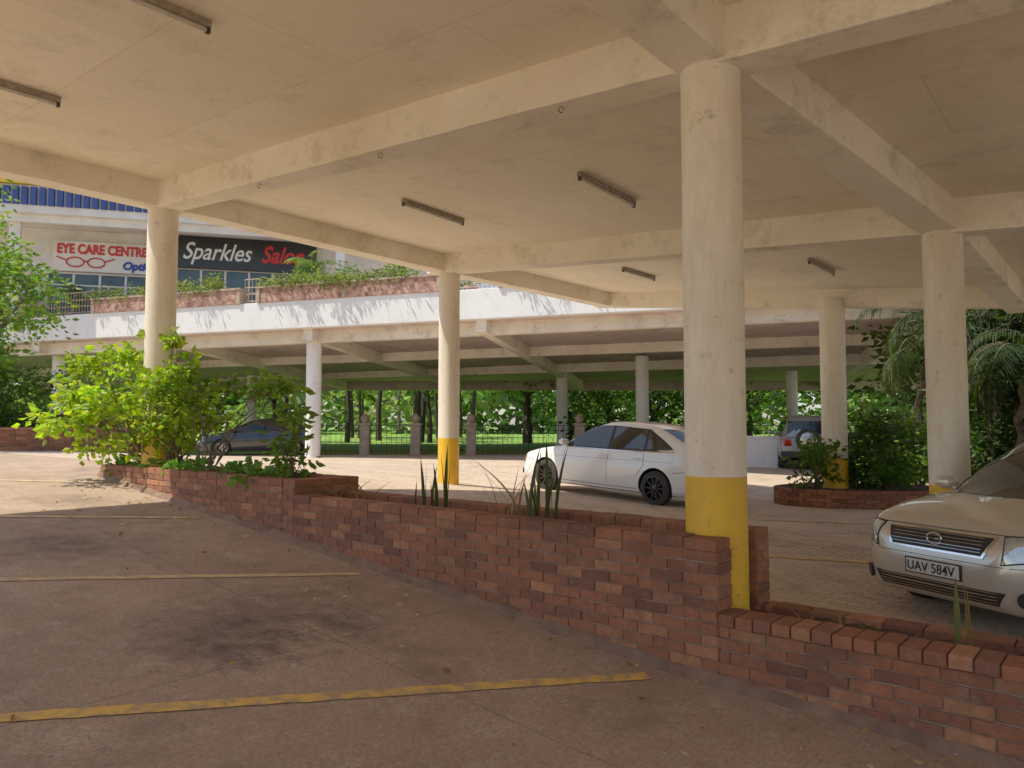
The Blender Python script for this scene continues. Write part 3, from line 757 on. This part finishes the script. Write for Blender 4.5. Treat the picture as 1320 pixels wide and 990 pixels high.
def lwall(name, P0, P1, th, h, seed, zt=None):
    P0 = Vector((*P0, 0)); P1 = Vector((*P1, 0)); d = (P1-P0).normalized(); nn = Vector((d.y, -d.x, 0)); L = (P1-P0).length
    zt = zt if zt is not None else max(Z(P0.x, P0.y), Z(P1.x, P1.y))+h
    e = empty(name); mb = MB(); rng = random.Random(seed)
    brick_face(mb, P0+nn*th/2, d, nn, L, zt, lambda p: Z(p.x, p.y), rng, .225, .075)
    mb.build('bricks', [M['brick']], e)
    mb = MB(); c = (P0+P1)/2; c.z = zt-.6; mb.box(c, d*L/2, nn*(th/2-.01), Vector((0, 0, .6))); mb.build('mortar', [M['mortar']], e)
    mb = MB(); c = (P0+P1)/2; c.z = zt+.035; mb.box(c, d*(L/2+.02), nn*(th/2+.03), Vector((0, 0, .032)), 0, (.42, .18, .11)); mb.build('coping', [M['brick']], e)
lwall('low_brick_wall', (-15.5, 16.2), (-7.9, 17.9), .3, .45, 61, -.10+E)
lwall('low_brick_wall', (-18, 17.9), (-10.2, 19.6), .3, .7, 62, .25+E)
for i, (x, y, r, h, n, c) in enumerate(((-12.6, 18.6, 1.5, 2.2, 1700, G3), (-10, 19.6, 1.3, 1.6, 1100, G4), (-15, 19.5, 1.5, 2.4, 1200, G3), (-10.6, 21.5, 1.2, 1.4, 700, G4), (-12.4, 17.6, 1.1, 1.7, 1100, G4))):
    shrub('garden_bush', (x, y, Z(x, y)), (x, y, Z(x, y)+h*.6), (r, r*.8, h*.6), n, .18, c, 400+i, 18, .2, .5)
tree('garden_tree', (-12.15, 16.9, Z(-12.15, 17)), 5.0, 1.35, 3200, .18, (.13, .25, .03), 420, .13, crz=1.9, nclump=34, spread=.16)
tree('garden_tree', (-13.6, 18, Z(-13.6, 18)), 6.8, 1.5, 2400, .18, (.15, .28, .03), 421, .13, crz=2.4, nclump=30)
rng = random.Random(6); mb = MB()
for i in range(60): leafq(mb, Vector((-12.4+rng.uniform(-1.5, .6), 16.4+rng.uniform(-.4, .3), E+.75+rng.uniform(-.3, .4))), Vector((rng.uniform(-1, 1), rng.uniform(-1, 1), .4)), .1, .1, (.45, .12, .40), rng)
mb.build('garden_flowers', [M['leaf']])

# ------------------------------------------------------------ cars
def lin(tab, x):
    tab = sorted(tab)
    if x <= tab[0][0]: return tab[0][1]
    for (x0, y0), (x1, y1) in zip(tab[:-1], tab[1:]):
        if x <= x1: return y0+(y1-y0)*(x-x0)/(x1-x0)
    return tab[-1][1]
def smo(tab, x, w=.07):
    lo = min(t[0] for t in tab); hi = max(t[0] for t in tab); w = min(w, max(.0, min(x-lo, hi-x)))
    if w < 1e-4: return lin(tab, x)
    return sum(lin(tab, x+w*k/3)*q for k, q in ((-3, 1), (-2, 2), (-1, 3), (0, 4), (1, 3), (2, 2), (3, 1)))/16
SEDAN = dict(L=4.6, fa=1.40, ra=-1.30, wr=.315,
    zt=[(2.3, .46), (2.285, .57), (2.2, .67), (2.0, .755), (1.6, .85), (1.25, .905), (.8, .94), (0, .955), (-1.2, .995), (-1.8, 1.035), (-2.15, 1.04), (-2.25, .98), (-2.3, .80)],
    zb=[(2.3, .32), (2.22, .20), (1.9, .17), (-1.7, .19), (-2.15, .24), (-2.3, .36)],
    W=[(2.3, .40), (2.28, .54), (2.2, .68), (2.05, .775), (1.8, .825), (1.4, .845), (0, .85), (-1.5, .845), (-1.9, .81), (-2.15, .74), (-2.26, .64), (-2.3, .48)],
    prof=[(1.42, .875), (1.30, .91), (.85, 1.13), (.45, 1.33), (.15, 1.425), (-.2, 1.465), (-.6, 1.47), (-1.0, 1.435), (-1.35, 1.34), (-1.75, 1.17), (-2.05, 1.055), (-2.12, 1.02)],
    wb=[(1.4, .64), (.7, .765), (0, .785), (-1.2, .77), (-2.1, .64)])
MPV = dict(L=4.6, fa=1.42, ra=-1.30, wr=.315,
    zt=[(2.3, .50), (2.285, .64), (2.23, .75), (2.08, .83), (1.7, .91), (1.35, .96), (1.1, .98), (0, .99), (-1.2, 1.0), (-1.9, 1.0), (-2.2, .98), (-2.3, .85)],
    zb=[(2.3, .34), (2.22, .21), (1.9, .18), (-1.7, .19), (-2.15, .24), (-2.3, .36)],
    W=[(2.3, .42), (2.285, .56), (2.2, .69), (2.05, .775), (1.8, .825), (1.4, .845), (0, .85), (-1.5, .845), (-1.9, .83), (-2.2, .78), (-2.3, .68)],
    prof=[(1.5, .90), (1.38, .94), (.45, 1.42), (.2, 1.50), (-.3, 1.58), (-1.0, 1.59), (-1.7, 1.54), (-1.95, 1.45), (-2.2, 1.0)],
    wb=[(1.5, .62), (.8, .765), (0, .785), (-1.6, .77), (-2.2, .70)])
SUV = dict(L=4.3, fa=1.35, ra=-1.25, wr=.37,
    zt=[(2.15, .60), (2.13, .78), (2.0, .92), (1.1, 1.06), (0, 1.10), (-2.0, 1.10), (-2.1, 1.08), (-2.15, .95)],
    zb=[(2.15, .48), (2.05, .34), (-1.95, .36), (-2.15, .45)],
    W=[(2.15, .62), (2.1, .76), (1.9, .84), (0, .87), (-1.95, .85), (-2.1, .82), (-2.15, .76)],
    prof=[(1.05, 1.02), (.95, 1.06), (.45, 1.62), (.2, 1.72), (-.8, 1.75), (-1.8, 1.72), (-1.98, 1.62), (-2.1, 1.06)],
    wb=[(1.0, .76), (0, .82), (-1.9, .79), (-2.1, .74)])
def make_car(name, cfg, paint, pos, heading, pitch=0, wheel='alloy', kind='sedan'):
    e = empty(name); L2 = cfg['L']/2
    xs = []; n = 64
    for i in range(n+1):
        t = -math.cos(math.pi*i/n); xs.append(L2*(t*.55+(2*i/n-1)*.45))
    sec = [(0, .0), (0, .5), (0, .86), (.04, .93), (.13, .972), (.28, .992), (.45, 1.0), (.60, .998), (.70, .985), (.76, .965), (.88, .945), (.95, .925), (.985, .90)]
    tops = [.85, .75, .6, .4, .2, 0]
    rings = []
    for x in xs:
        zb, zt, w = smo(cfg['zb'], x), smo(cfg['zt'], x), smo(cfg['W'], x); r = []
        cr = .045*clamp((L2-abs(x))/.5, .2, 1)
        for t, f in sec: r.append((x, w*f, zb+(zt-zb)*t))
        for f in tops: r.append((x, w*f, zt+cr*(1-(f/.9)**2)))
        rings.append(r+[(x, -y, z) for (x, y, z) in r[-2:0:-1]])
    m = len(rings[0]); vs = [p for r in rings for p in r]; fs = []
    for i in range(n):
        for k in range(m): fs.append((i*m+k, (i+1)*m+k, (i+1)*m+(k+1) % m, i*m+(k+1) % m))
    fs.append(tuple(range(m))); fs.append(tuple(n*m+k for k in range(m-1, -1, -1)))
    gx0, gx1 = min(p[0] for p in cfg['prof']), max(p[0] for p in cfg['prof']); gn = 44; gr = []
    for i in range(gn+1):
        x = gx0+(gx1-gx0)*i/gn; wb = smo(cfg['wb'], x); base = smo(cfg['zt'], x)-.06
        def pf(yf):
            sh = .13*yf*yf; xx = x+sh if x > 0 else x-sh*.7
            if -.5 < x < 0: xx = x
            return max(smo(cfg['prof'], clamp(xx, gx0, gx1), .09), base+.005)
        r = []; ze = max(pf(1)-.035, base+.003); tum = .36
        for k in range(7):
            z = base+(ze-base)*k/6; r.append((x, wb-tum*max(0, z-base)-.03*((z-base)/.5)**2, z))
        we = r[-1][1]
        for f in (.965, .88, .7, .45, .2, 0): r.append((x, we*f, pf(f)+.02*(1-f*f)-(.012 if f > .95 else 0)))
        gr.append(r+[(x, -y, z) for (x, y, z) in r[-2::-1]])
    gm = len(gr[0]); gv = [p for r in gr for p in r]; gf = []
    for i in range(gn):
        for k in range(gm-1): gf.append((i*gm+k, (i+1)*gm+k, (i+1)*gm+k+1, i*gm+k+1))
        gf.append((i*gm+gm-1, (i+1)*gm+gm-1, (i+1)*gm, i*gm))
    gf.append(tuple(range(gm))); gf.append(tuple(gn*gm+k for k in range(gm-1, -1, -1)))
    bvh = BVHTree.FromPolygons([Vector(p) for p in vs+gv], fs+[tuple(q+len(vs) for q in f) for f in gf])
    body = MB(); body.add(vs, fs); bo = body.build('body_shell', [paint, M['black']], e, False)
    def fixn(o):
        b = bmesh.new(); b.from_mesh(o.data); bmesh.ops.recalc_face_normals(b, faces=b.faces); b.to_mesh(o.data); b.free()
    fixn(bo)
    wr = cfg['wr']; cutters = []
    for ax in (cfg['fa'], cfg['ra']):
        for sgn in (1, -1):
            c = MB(); c.tube([(ax, sgn*.58, wr+.01), (ax, sgn*1.2, wr+.01)], wr+.045, 40, 1); co = c.build('cut', [paint, M['black']]); fixn(co); cutters.append(co)
    for co in cutters:
        md = bo.modifiers.new('c', 'BOOLEAN'); md.operation = 'DIFFERENCE'; md.solver = 'EXACT'; md.object = co
    dg = bpy.context.evaluated_depsgraph_get(); me = bpy.data.meshes.new_from_object(bo.evaluated_get(dg)); bo.modifiers.clear(); bo.data = me
    for co in cutters: bpy.data.objects.remove(co)
    me.polygons.foreach_set('use_smooth', [True]*len(me.polygons)); me.set_sharp_from_angle(angle=math.radians(35))
    g = MB(); g.add(gv, gf); go = g.build('cabin_shell', [paint], e, False); fixn(go)
    go.data.polygons.foreach_set('use_smooth', [True]*len(go.data.polygons)); go.data.set_sharp_from_angle(angle=math.radians(50))
    def patch(nm, quads, dirv, mat, off=.004, nu=8, nv=6):
        mb = MB(); dv = Vector(dirv).normalized()
        for q in quads:
            q = [Vector(p) for p in q]; vv = []; ok = True
            for j in range(nv+1):
                for i in range(nu+1):
                    p = q[0].lerp(q[1], i/nu).lerp(q[3].lerp(q[2], i/nu), j/nv); h = bvh.ray_cast(p-dv*6, dv)
                    if h[0] is None: vv.append(p); ok = False; continue
                    nn = h[1]; nn = nn if nn.dot(dv) < 0 else -nn
                    vv.append(h[0]+nn*off)
            if ok: mb.add(vv, [(j*(nu+1)+i, j*(nu+1)+i+1, (j+1)*(nu+1)+i+1, (j+1)*(nu+1)+i) for j in range(nv) for i in range(nu)])
        o = mb.build(nm, [mat], e, False); o.data.polygons.foreach_set('use_smooth', [True]*len(o.data.polygons)); return o
    def sidep(nm, polys, mat, off=.004, nu=8, nv=6):
        for sgn in (1, -1): patch(nm, [[(x, 0, z) for x, z in q] for q in polys], (0, -sgn, 0), mat, off, nu, nv)
    def sline(nm, pts, mat=None, w=.009, off=.002):
        qs = []
        for (x0, z0), (x1, z1) in zip(pts[:-1], pts[1:]):
            d = Vector((x1-x0, z1-z0)).normalized(); q = Vector((-d.y, d.x))*w/2
            qs.append([(x0+q.x, z0+q.y), (x1+q.x, z1+q.y), (x1-q.x, z1-q.y), (x0-q.x, z0-q.y)])
        sidep(nm, qs, mat or M['black'], off, 8, 1)
    zb_ = smo(cfg['zt'], 0)+.0; Ht = max(p[1] for p in cfg['prof'])
    top = Ht-.085
    if kind == 'sedan':
        A0, A1, B, Cc, Dq = 1.02, .36, -.20, -1.02, -1.55
        sidep('window_trim', [[(A0+.04, zb_-.012), (B+.0, zb_-.012), (B, top+.015), (A1+.0, top-.01)], [(B, zb_-.012), (Cc-.02, zb_), (Cc-.02, top-.02), (B, top+.015)], [(Cc-.02, zb_), (Dq-.1, zb_+.035), (Cc-.36, zb_+.22), (Cc-.02, top-.02)]], M['black'], .003, 10, 6)
        sidep('side_windows', [[(A0-.06, zb_+.01), (B+.035, zb_+.01), (B+.035, top-.005), (A1-.02, top-.03)], [(B-.035, zb_+.01), (Cc+.03, zb_+.02), (Cc+.03, top-.035), (B-.035, top-.005)], [(Cc-.03, zb_+.03), (Dq, zb_+.05), (Cc-.3, zb_+.2), (Cc-.03, top-.06)]], M['cglass'], .007, 10, 6)
        sline('chrome_strip', [(A0+.05, zb_-.02), (B, zb_-.022), (Cc, zb_-.008), (Dq-.12, zb_+.025)], M['chrome'], .014, .006)
        patch('windscreen', [[(0, -.64, .965), (0, .64, .965), (0, .53, 1.375), (0, -.53, 1.375)]], (-1, 0, 0), M['cglass'], .004, 12, 8)
        patch('rear_window', [[(0, -.58, 1.11), (0, .58, 1.11), (0, .49, 1.37), (0, -.49, 1.37)]], (1, 0, 0), M['cglass'], .004, 12, 8)
    elif kind == 'mpv':
        A0, A1, B, Cc, Dq = 1.12, .42, -.15, -1.05, -1.9
        sidep('window_trim', [[(A0+.06, zb_-.01), (B, zb_-.01), (B, top+.015), (A1, top-.03)], [(B, zb_-.01), (Cc, zb_), (Cc, top+.01), (B, top+.015)], [(Cc, zb_), (Dq-.03, zb_+.02), (Dq+.06, top-.04), (Cc, top+.01)]], M['black'], .003, 10, 6)
        sidep('side_windows', [[(A0-.04, zb_+.015), (B+.035, zb_+.015), (B+.035, top-.01), (A1-.02, top-.05)], [(B-.035, zb_+.015), (Cc+.03, zb_+.02), (Cc+.03, top-.015), (B-.035, top-.01)], [(Cc-.03, zb_+.03), (Dq, zb_+.04), (Dq+.08, top-.06), (Cc-.03, top-.015)]], M['cglass'], .007, 10, 6)
        patch('windscreen', [[(0, -.655, .995), (0, .655, .995), (0, .53, 1.44), (0, -.53, 1.44)]], (-1, 0, 0), M['cglass'], .004, 14, 10)
    else:
        A0, A1, B, Cc, Dq = .78, .4, -.25, -1.0, -1.8
        sidep('side_windows', [[(A0, zb_+.03), (B+.035, zb_+.03), (B+.035, top), (A1, top)], [(B-.035, zb_+.03), (Cc+.03, zb_+.03), (Cc+.03, top), (B-.035, top)], [(Cc-.03, zb_+.03), (Dq, zb_+.03), (Dq, top), (Cc-.03, top)]], M['cglass'], .006, 8, 6)
        patch('windscreen', [[(0, -.7, 1.12), (0, .7, 1.12), (0, .6, 1.6), (0, -.6, 1.6)]], (-1, 0, 0), M['cglass'], .004, 10, 6)
        patch('rear_window', [[(0, -.62, 1.14), (0, .62, 1.14), (0, .55, 1.56), (0, -.55, 1.56)]], (1, 0, 0), M['cglass'], .004, 10, 6)
    fa, ra = cfg['fa'], cfg['ra']; zs = .27 if kind != 'suv' else .42
    sline('door_seams', [(fa-.50, zb_-.03), (fa-.47, .6), (fa-.44, zs)]); sline('door_seams', [(B, zb_-.03), (B, zs)]); sline('door_seams', [(Cc, zb_-.03), (Cc-.02, .7), (ra+.42, .5)])
    sline('sill_seam', [(fa-.44, zs), (ra+.42, zs)]); sline('body_crease', [(fa+.2, .70), (fa-.3, .745), (-.5, .775), (ra-.4, .80)], M['black'], .004, .0015)
    sline('bumper_seam', [(fa+.36, .60), (fa+.6, .63)]); sline('rear_bumper_seam', [(ra-.36, .62), (ra-.7, .66)])
    for sgn in (1, -1):
        for hx in (B+.16, Cc+.14):
            h = bvh.ray_cast(Vector((hx, sgn*5, zb_-.13)), Vector((0, -sgn, 0)))
            if h[0]:
                mb = MB(); c = h[0]+Vector((0, sgn*.018, 0)); mb.tube([c+Vector((-.09, -sgn*.015, 0)), c+Vector((-.06, sgn*.006, 0)), c+Vector((.06, sgn*.006, 0)), c+Vector((.09, -sgn*.015, 0))], .012, 8); mb.build('door_handle', [paint], e, True)
        mx = A0-.12; h = bvh.ray_cast(Vector((mx, sgn*5, zb_+.04)), Vector((0, -sgn, 0)))
        if h[0]:
            mb = MB(); c = h[0]+Vector((.04, sgn*.12, .03))
            mb.tube([c+Vector((-.05, 0, 0)), c+Vector((-.04, 0, 0)), c+Vector((.03, 0, 0)), c+Vector((.08, 0, 0)), c+Vector((.1, 0, 0))], [.055, .075, .075, .055, .02], 14)
            for i in range(len(mb.v)):
                v = Vector(mb.v[i])-c; mb.v[i] = tuple(c+Vector((v.x, v.y*1.35, v.z*.85)))
            mb.tube([c+Vector((0, -sgn*.03, -.04)), c+Vector((0, -sgn*.14, -.07))], .02, 6); mb.build('mirror', [paint], e, True)
    def fr(nm, quads, mat, off=.004, dirv=(-1, 0, 0), nu=10, nv=4): return patch(nm, [[(0, y, z) for y, z in q] for q in quads], dirv, mat, off, nu, nv)
    if kind in ('mpv', 'sedan'):
        gt, gb = (.755, .605) if kind == 'mpv' else (.64, .52)
        fr('grille_surround', [[(-.40, gb-.005), (.40, gb-.005), (.475, gt+.012), (-.475, gt+.012)]], M['chrome'], .006, nu=16)
        fr('grille', [[(-.38, gb+.012), (.38, gb+.012), (.45, gt-.004), (-.45, gt-.004)]], M['black'], .010, nu=16)
        fr('grille_bars', [[(-.385, gb+.012+k*.024), (.385, gb+.012+k*.024), (.385, gb+.0155+k*.024), (-.385, gb+.0155+k*.024)] for k in range(1, 6 if kind == 'mpv' else 4)], M['alloy'], .016, nu=16, nv=1)
        fr('grille_ribs', [[(-.37+.031*k, gb+.014), (-.366+.031*k, gb+.014), (-.366+.031*k, gt-.008), (-.37+.031*k, gt-.008)] for k in range(25)], M['alloy_d'], .014, nu=1, nv=3)
        for sgn in (1, -1):
            dv = (-1, -sgn*.75, 0)
            def pj(y, z): return Vector((2.2, sgn*y, z))
            patch('headlamp_housing', [[pj(.47, gb-.035), pj(.86, gb+.02), pj(.84, gt+.045), pj(.52, gt+.025)]], dv, M['black'], .004, 10, 6)
            patch('headlamp', [[pj(.485, gb-.022), pj(.845, gb+.03), pj(.825, gt+.035), pj(.53, gt+.012)]], dv, M['lamp'], .009, 10, 6)
            patch('indicator_lamp', [[pj(.79, gb+.03), pj(.84, gb+.035), pj(.822, gt+.03), pj(.785, gt+.025)]], dv, M['amber'], .012, 4, 4)
            for yy in (.60, .72):
                h = bvh.ray_cast(pj(yy, gb+.06)-Vector(dv).normalized()*6, Vector(dv).normalized())
                if h[0]:
                    mb = MB(); nn = h[1]; mb.tube([h[0]+nn*.006, h[0]+nn*.014, h[0]+nn*.017], [.045, .042, .025], 18); mb.build('lamp_reflector', [M['chrome']], e, True)
            h = bvh.ray_cast(pj(.66, .34)-Vector(dv).normalized()*6, Vector(dv).normalized())
            if h[0]:
                mb = MB(); nn = h[1]; mb.tube([h[0]-nn*.02, h[0]+nn*.006], [.06, .055], 18, 0); mb.build('fog_lamp_bezel', [M['black']], e, True)
                mb = MB(); mb.tube([h[0]-nn*.01, h[0]+nn*.012], [.042, .036], 18); mb.build('fog_lamp', [M['lamp']], e, True)
        fr('lower_intake', [[(-.50, .27), (.50, .27), (.56, .375), (-.56, .375)]], M['black'], .005, nu=16)
        fr('intake_slats', [[(-.5, .29+k*.024), (.5, .29+k*.024), (.5, .296+k*.024), (-.5, .296+k*.024)] for k in range(4)], M['chrome'] if kind == 'mpv' else M['iron'], .011, nu=16, nv=1)
        fr('bumper_crease', [[(-.66, .555), (.66, .555), (.66, .56), (-.66, .56)]], M['black'], .003, nu=20, nv=1)
        fr('bonnet_seam', [[(-.60, gt+.022), (.60, gt+.022), (.60, gt+.027), (-.60, gt+.027)]], M['black'], .003, nu=20, nv=1)
        h = bvh.ray_cast(Vector((6, 0, .45)), Vector((-1, 0, 0))); px = h[0].x+.018
        mb = MB(); mb.abox(px-.008, px, -.23, .23, .415, .52); mb.build('number_plate', [M['plate']], e, bevel=.004)
        mb = MB(); mb.abox(px-.016, px-.0085, -.245, .245, .405, .53); mb.build('plate_holder', [M['black']], e)
        if kind == 'mpv':
            t = text('UAV 584V', 'plate_text', .105, (px+.001, -.22, .432), Vector((0, 1, 0)), Vector((1, 0, 0)), M['black'], None, 0, .002, .001, sx=.91); t.parent = e
        h = bvh.ray_cast(Vector((6, 0, (gt+gb)/2+.02)), Vector((-1, 0, 0)))
        mb = MB(); x_ = h[0].x+.026
        mb.tube([(x_, .062*math.cos(t), (gt+gb)/2+.02+.045*math.sin(t)) for t in [i*math.pi/12 for i in range(25)]], .008, 6)
        mb.tube([(x_, .01, (gt+gb)/2+.02), (x_, .05, (gt+gb)/2+.02)], .008, 6); mb.build('emblem', [M['chrome']], e, True)
        if kind == 'mpv':
            for y0, y1 in ((-.5, .05), (.05, .55)):
                h0 = bvh.ray_cast(Vector((6, y0, 1.0)), Vector((-1, 0, 0))); h1 = bvh.ray_cast(Vector((6, y1, 1.04)), Vector((-1, 0, 0)))
                if h0[0] and h1[0]:
                    mb = MB(); mb.tube([h0[0]+h0[1]*.02, h1[0]+h1[1]*.02], .008, 5); mb.build('wiper', [M['black']], e)
    for sgn in (1, -1):
        z0, z1 = (.72, .90) if kind == 'sedan' else (.75, 1.0)
        patch('tail_lamp', [[(-2.2, sgn*.50, z0), (-2.2, sgn*.80, z0), (-2.2, sgn*.80, z1), (-2.2, sgn*.52, z1)]], (1, -sgn*.5, 0), M['tail'], .006, 6, 4)
    def wheel_at(ax, sgn, par, w=.2):
        mb = MB(); pr = [(wr*.66, .5), (wr*.86, .52), (wr*.97, .42), (wr, .25), (wr, -.25), (wr*.97, -.42), (wr*.86, -.52), (wr*.66, -.5)]
        y0 = sgn*.745; nS = 40; vs_ = []
        for (r_, yy) in pr:
            for k in range(nS): t = 2*math.pi*k/nS; vs_.append((ax+r_*math.cos(t), y0+yy*w*sgn, wr+r_*math.sin(t)))
        mb.add(vs_, [(i*nS+k, i*nS+(k+1) % nS, (i+1)*nS+(k+1) % nS, (i+1)*nS+k) for i in range(len(pr)-1) for k in range(nS)]); mb.build('tyre', [M['tyre']], par, True)
        mb = MB(); yo = y0+sgn*w*.46
        mb.tube([(ax, yo-sgn*.12, wr), (ax, yo-sgn*.10, wr)], wr*.66, 32, 1)
        vs_ = []
        for (r_, yy) in ((wr*.69, .01), (wr*.65, .012), (wr*.62, -.03), (wr*.61, -.12)):
            for k in range(nS): t = 2*math.pi*k/nS; vs_.append((ax+r_*math.cos(t), yo+yy*sgn, wr+r_*math.sin(t)))
        mb.add(vs_, [(i*nS+k, i*nS+(k+1) % nS, (i+1)*nS+(k+1) % nS, (i+1)*nS+k) for i in range(3) for k in range(nS)])
        ns = 10 if wheel == 'alloy_d' else 7
        for k in range(ns):
            t = 2*math.pi*k/ns; dd = Vector((math.cos(t), 0, math.sin(t))); s_ = Vector((-math.sin(t), 0, math.cos(t)))
            c = Vector((ax, yo-sgn*.022, wr))+dd*wr*.36; mb.box(c, dd*wr*.29, s_*(.013 if ns == 10 else .024), Vector((0, .012, 0)))
        mb.tube([(ax, yo-sgn*.05, wr), (ax, yo-sgn*.002, wr), (ax, yo+sgn*.004, wr)], [.07, .06, .03], 16)
        mb.build('wheel_rim', [M[wheel], M['black']], par, True)
    for ax in (fa, ra):
        for sgn in (1, -1): wheel_at(ax, sgn, e)
    mb = MB(); mb.abox(-1.9, 1.9, -.6, .6, .2, .3); mb.build('underbody', [M['black']], e)
    if kind == 'suv':
        mb = MB(); pts = [(-2.17, 0, .95), (-2.19, 0, .95), (-2.36, 0, .95), (-2.4, 0, .95), (-2.41, 0, .95)]
        mb.tube(pts, [.3, .36, .36, .33, .2], 32, 0); mb.build('spare_wheel', [M['tyre']], e, True)
        mb = MB(); mb.tube([(-2.405, 0, .95), (-2.425, 0, .95)], [.25, .22], 32); mb.build('spare_wheel_cover', [M['alloy']], e, True)
        mb = MB(); mb.abox(-2.28, -2.1, -.82, .82, .42, .58); mb.build('rear_bumper', [M['black']], e, bevel=.03)
    h = Vector((heading[0], heading[1], 0)).normalized()
    rot = Matrix(((h.x, -h.y, 0), (h.y, h.x, 0), (0, 0, 1))).to_4x4() @ Matrix.Rotation(-pitch, 4, 'Y')
    e.matrix_world = Matrix.Translation(Vector(pos)) @ rot
    return e
hd = Vector((-1.92, 2.0, 0)).normalized(); lf_ = Vector((-hd.y, hd.x, 0))
rw = Vector((2.57, 13.5, 0)); cc = rw+hd*1.30-lf_*.80
zf_, zr_ = Z(.65, 15.5), Z(2.57, 13.5)
make_car('parked_sedan', SEDAN, M['paint_w'], (cc.x, cc.y, (zf_+zr_)/2-.02), hd, math.atan2(zf_-zr_, 2.7), 'alloy_d', 'sedan')
hd = Vector((-.92, -.39, 0)).normalized(); nose = Vector((3.35, 6.0, 0)); cc = nose-hd*2.3
make_car('parked_minivan', MPV, M['paint_s'], (cc.x, cc.y, Z(cc.x, cc.y)), hd, 0, 'alloy', 'mpv')
make_car('parked_sedan', SEDAN, M['paint_d'], (-10.2, 30.2, Z(-10.2, 30.2)), Vector((-.9, -.3, 0)), 0, 'alloy', 'sedan')
make_car('parked_suv', SUV, M['paint_r'], (10.0, 26.0, Z(10, 26)), Vector((.25, .97, 0)), 0, 'alloy', 'suv')
make_car('parked_hatchback', MPV, M['paint_d'], (13.5, 27.5, Z(13.5, 27.5)), Vector((.1, .97, 0)), 0, 'alloy', 'mpv')
mb = MB(); mb.abox(7.6, 8.95, 24.9, 25.1, Z(8, 25)-.1, Z(8, 25)+.95); mb.abox(7.55, 9.0, 24.85, 25.15, Z(8, 25)+.953, Z(8, 25)+1.03); mb.build('low_white_wall', [M['fascia']], bevel=.01)

rng = random.Random(3); mb = MB()
for i in range(190):
    if i < 130: p = AB(rng.uniform(-2, 9), -.42-abs(rng.gauss(0, .45)))
    else: p = AB(rng.uniform(-3, 9), rng.uniform(-5, -.5))
    z = Z(p.x, p.y)+.012; t = rng.uniform(0, 6.28); d = Vector((math.cos(t), math.sin(t), rng.uniform(0, .3))); L = rng.uniform(.02, .08)
    leafq(mb, Vector((p.x, p.y, z)), d, L, L*.45, rng.choice([(.42, .28, .12), (.25, .13, .06), (.55, .45, .25)]), rng)
mb.build('fallen_leaves', [M['leaf']])

# ------------------------------------------------------------ light, world, camera
S = Vector((-.98, -.20, 0)).normalized(); EL = math.radians(60)
sd = (S*math.cos(EL)+Vector((0, 0, math.sin(EL)))).normalized()
ld = bpy.data.lights.new('sun', 'SUN'); ld.energy = 5; ld.angle = math.radians(.5); ld.color = (1, .92, .77)
lo = bpy.data.objects.new('sun', ld); COL.objects.link(lo); lo.rotation_euler = sd.to_track_quat('Z', 'Y').to_euler()
w = bpy.data.worlds.new('World'); bpy.context.scene.world = w; w.use_nodes = True; nt = w.node_tree
sk = nt.nodes.new('ShaderNodeTexSky'); sk.sky_type = 'NISHITA'; sk.sun_disc = False; sk.sun_elevation = EL; sk.sun_rotation = math.atan2(S.x, S.y) % (2*math.pi)
bg = nt.nodes['Background']; bg.inputs[1].default_value = .15; nt.links.new(sk.outputs[0], bg.inputs[0])
cd = bpy.data.cameras.new('camera'); cam = bpy.data.objects.new('camera', cd); COL.objects.link(cam)
cd.lens = 26.18; cd.sensor_width = 36; cd.clip_end = 2000; cd.clip_start = .05
cam.location = (0, 0, E); cam.rotation_euler = (math.radians(90+3.22), 0, 0)
sc = bpy.context.scene; sc.camera = cam
sc.view_settings.view_transform = 'Standard'; sc.view_settings.look = 'None'; sc.view_settings.exposure = 0
sc.view_settings.gamma = 1.2
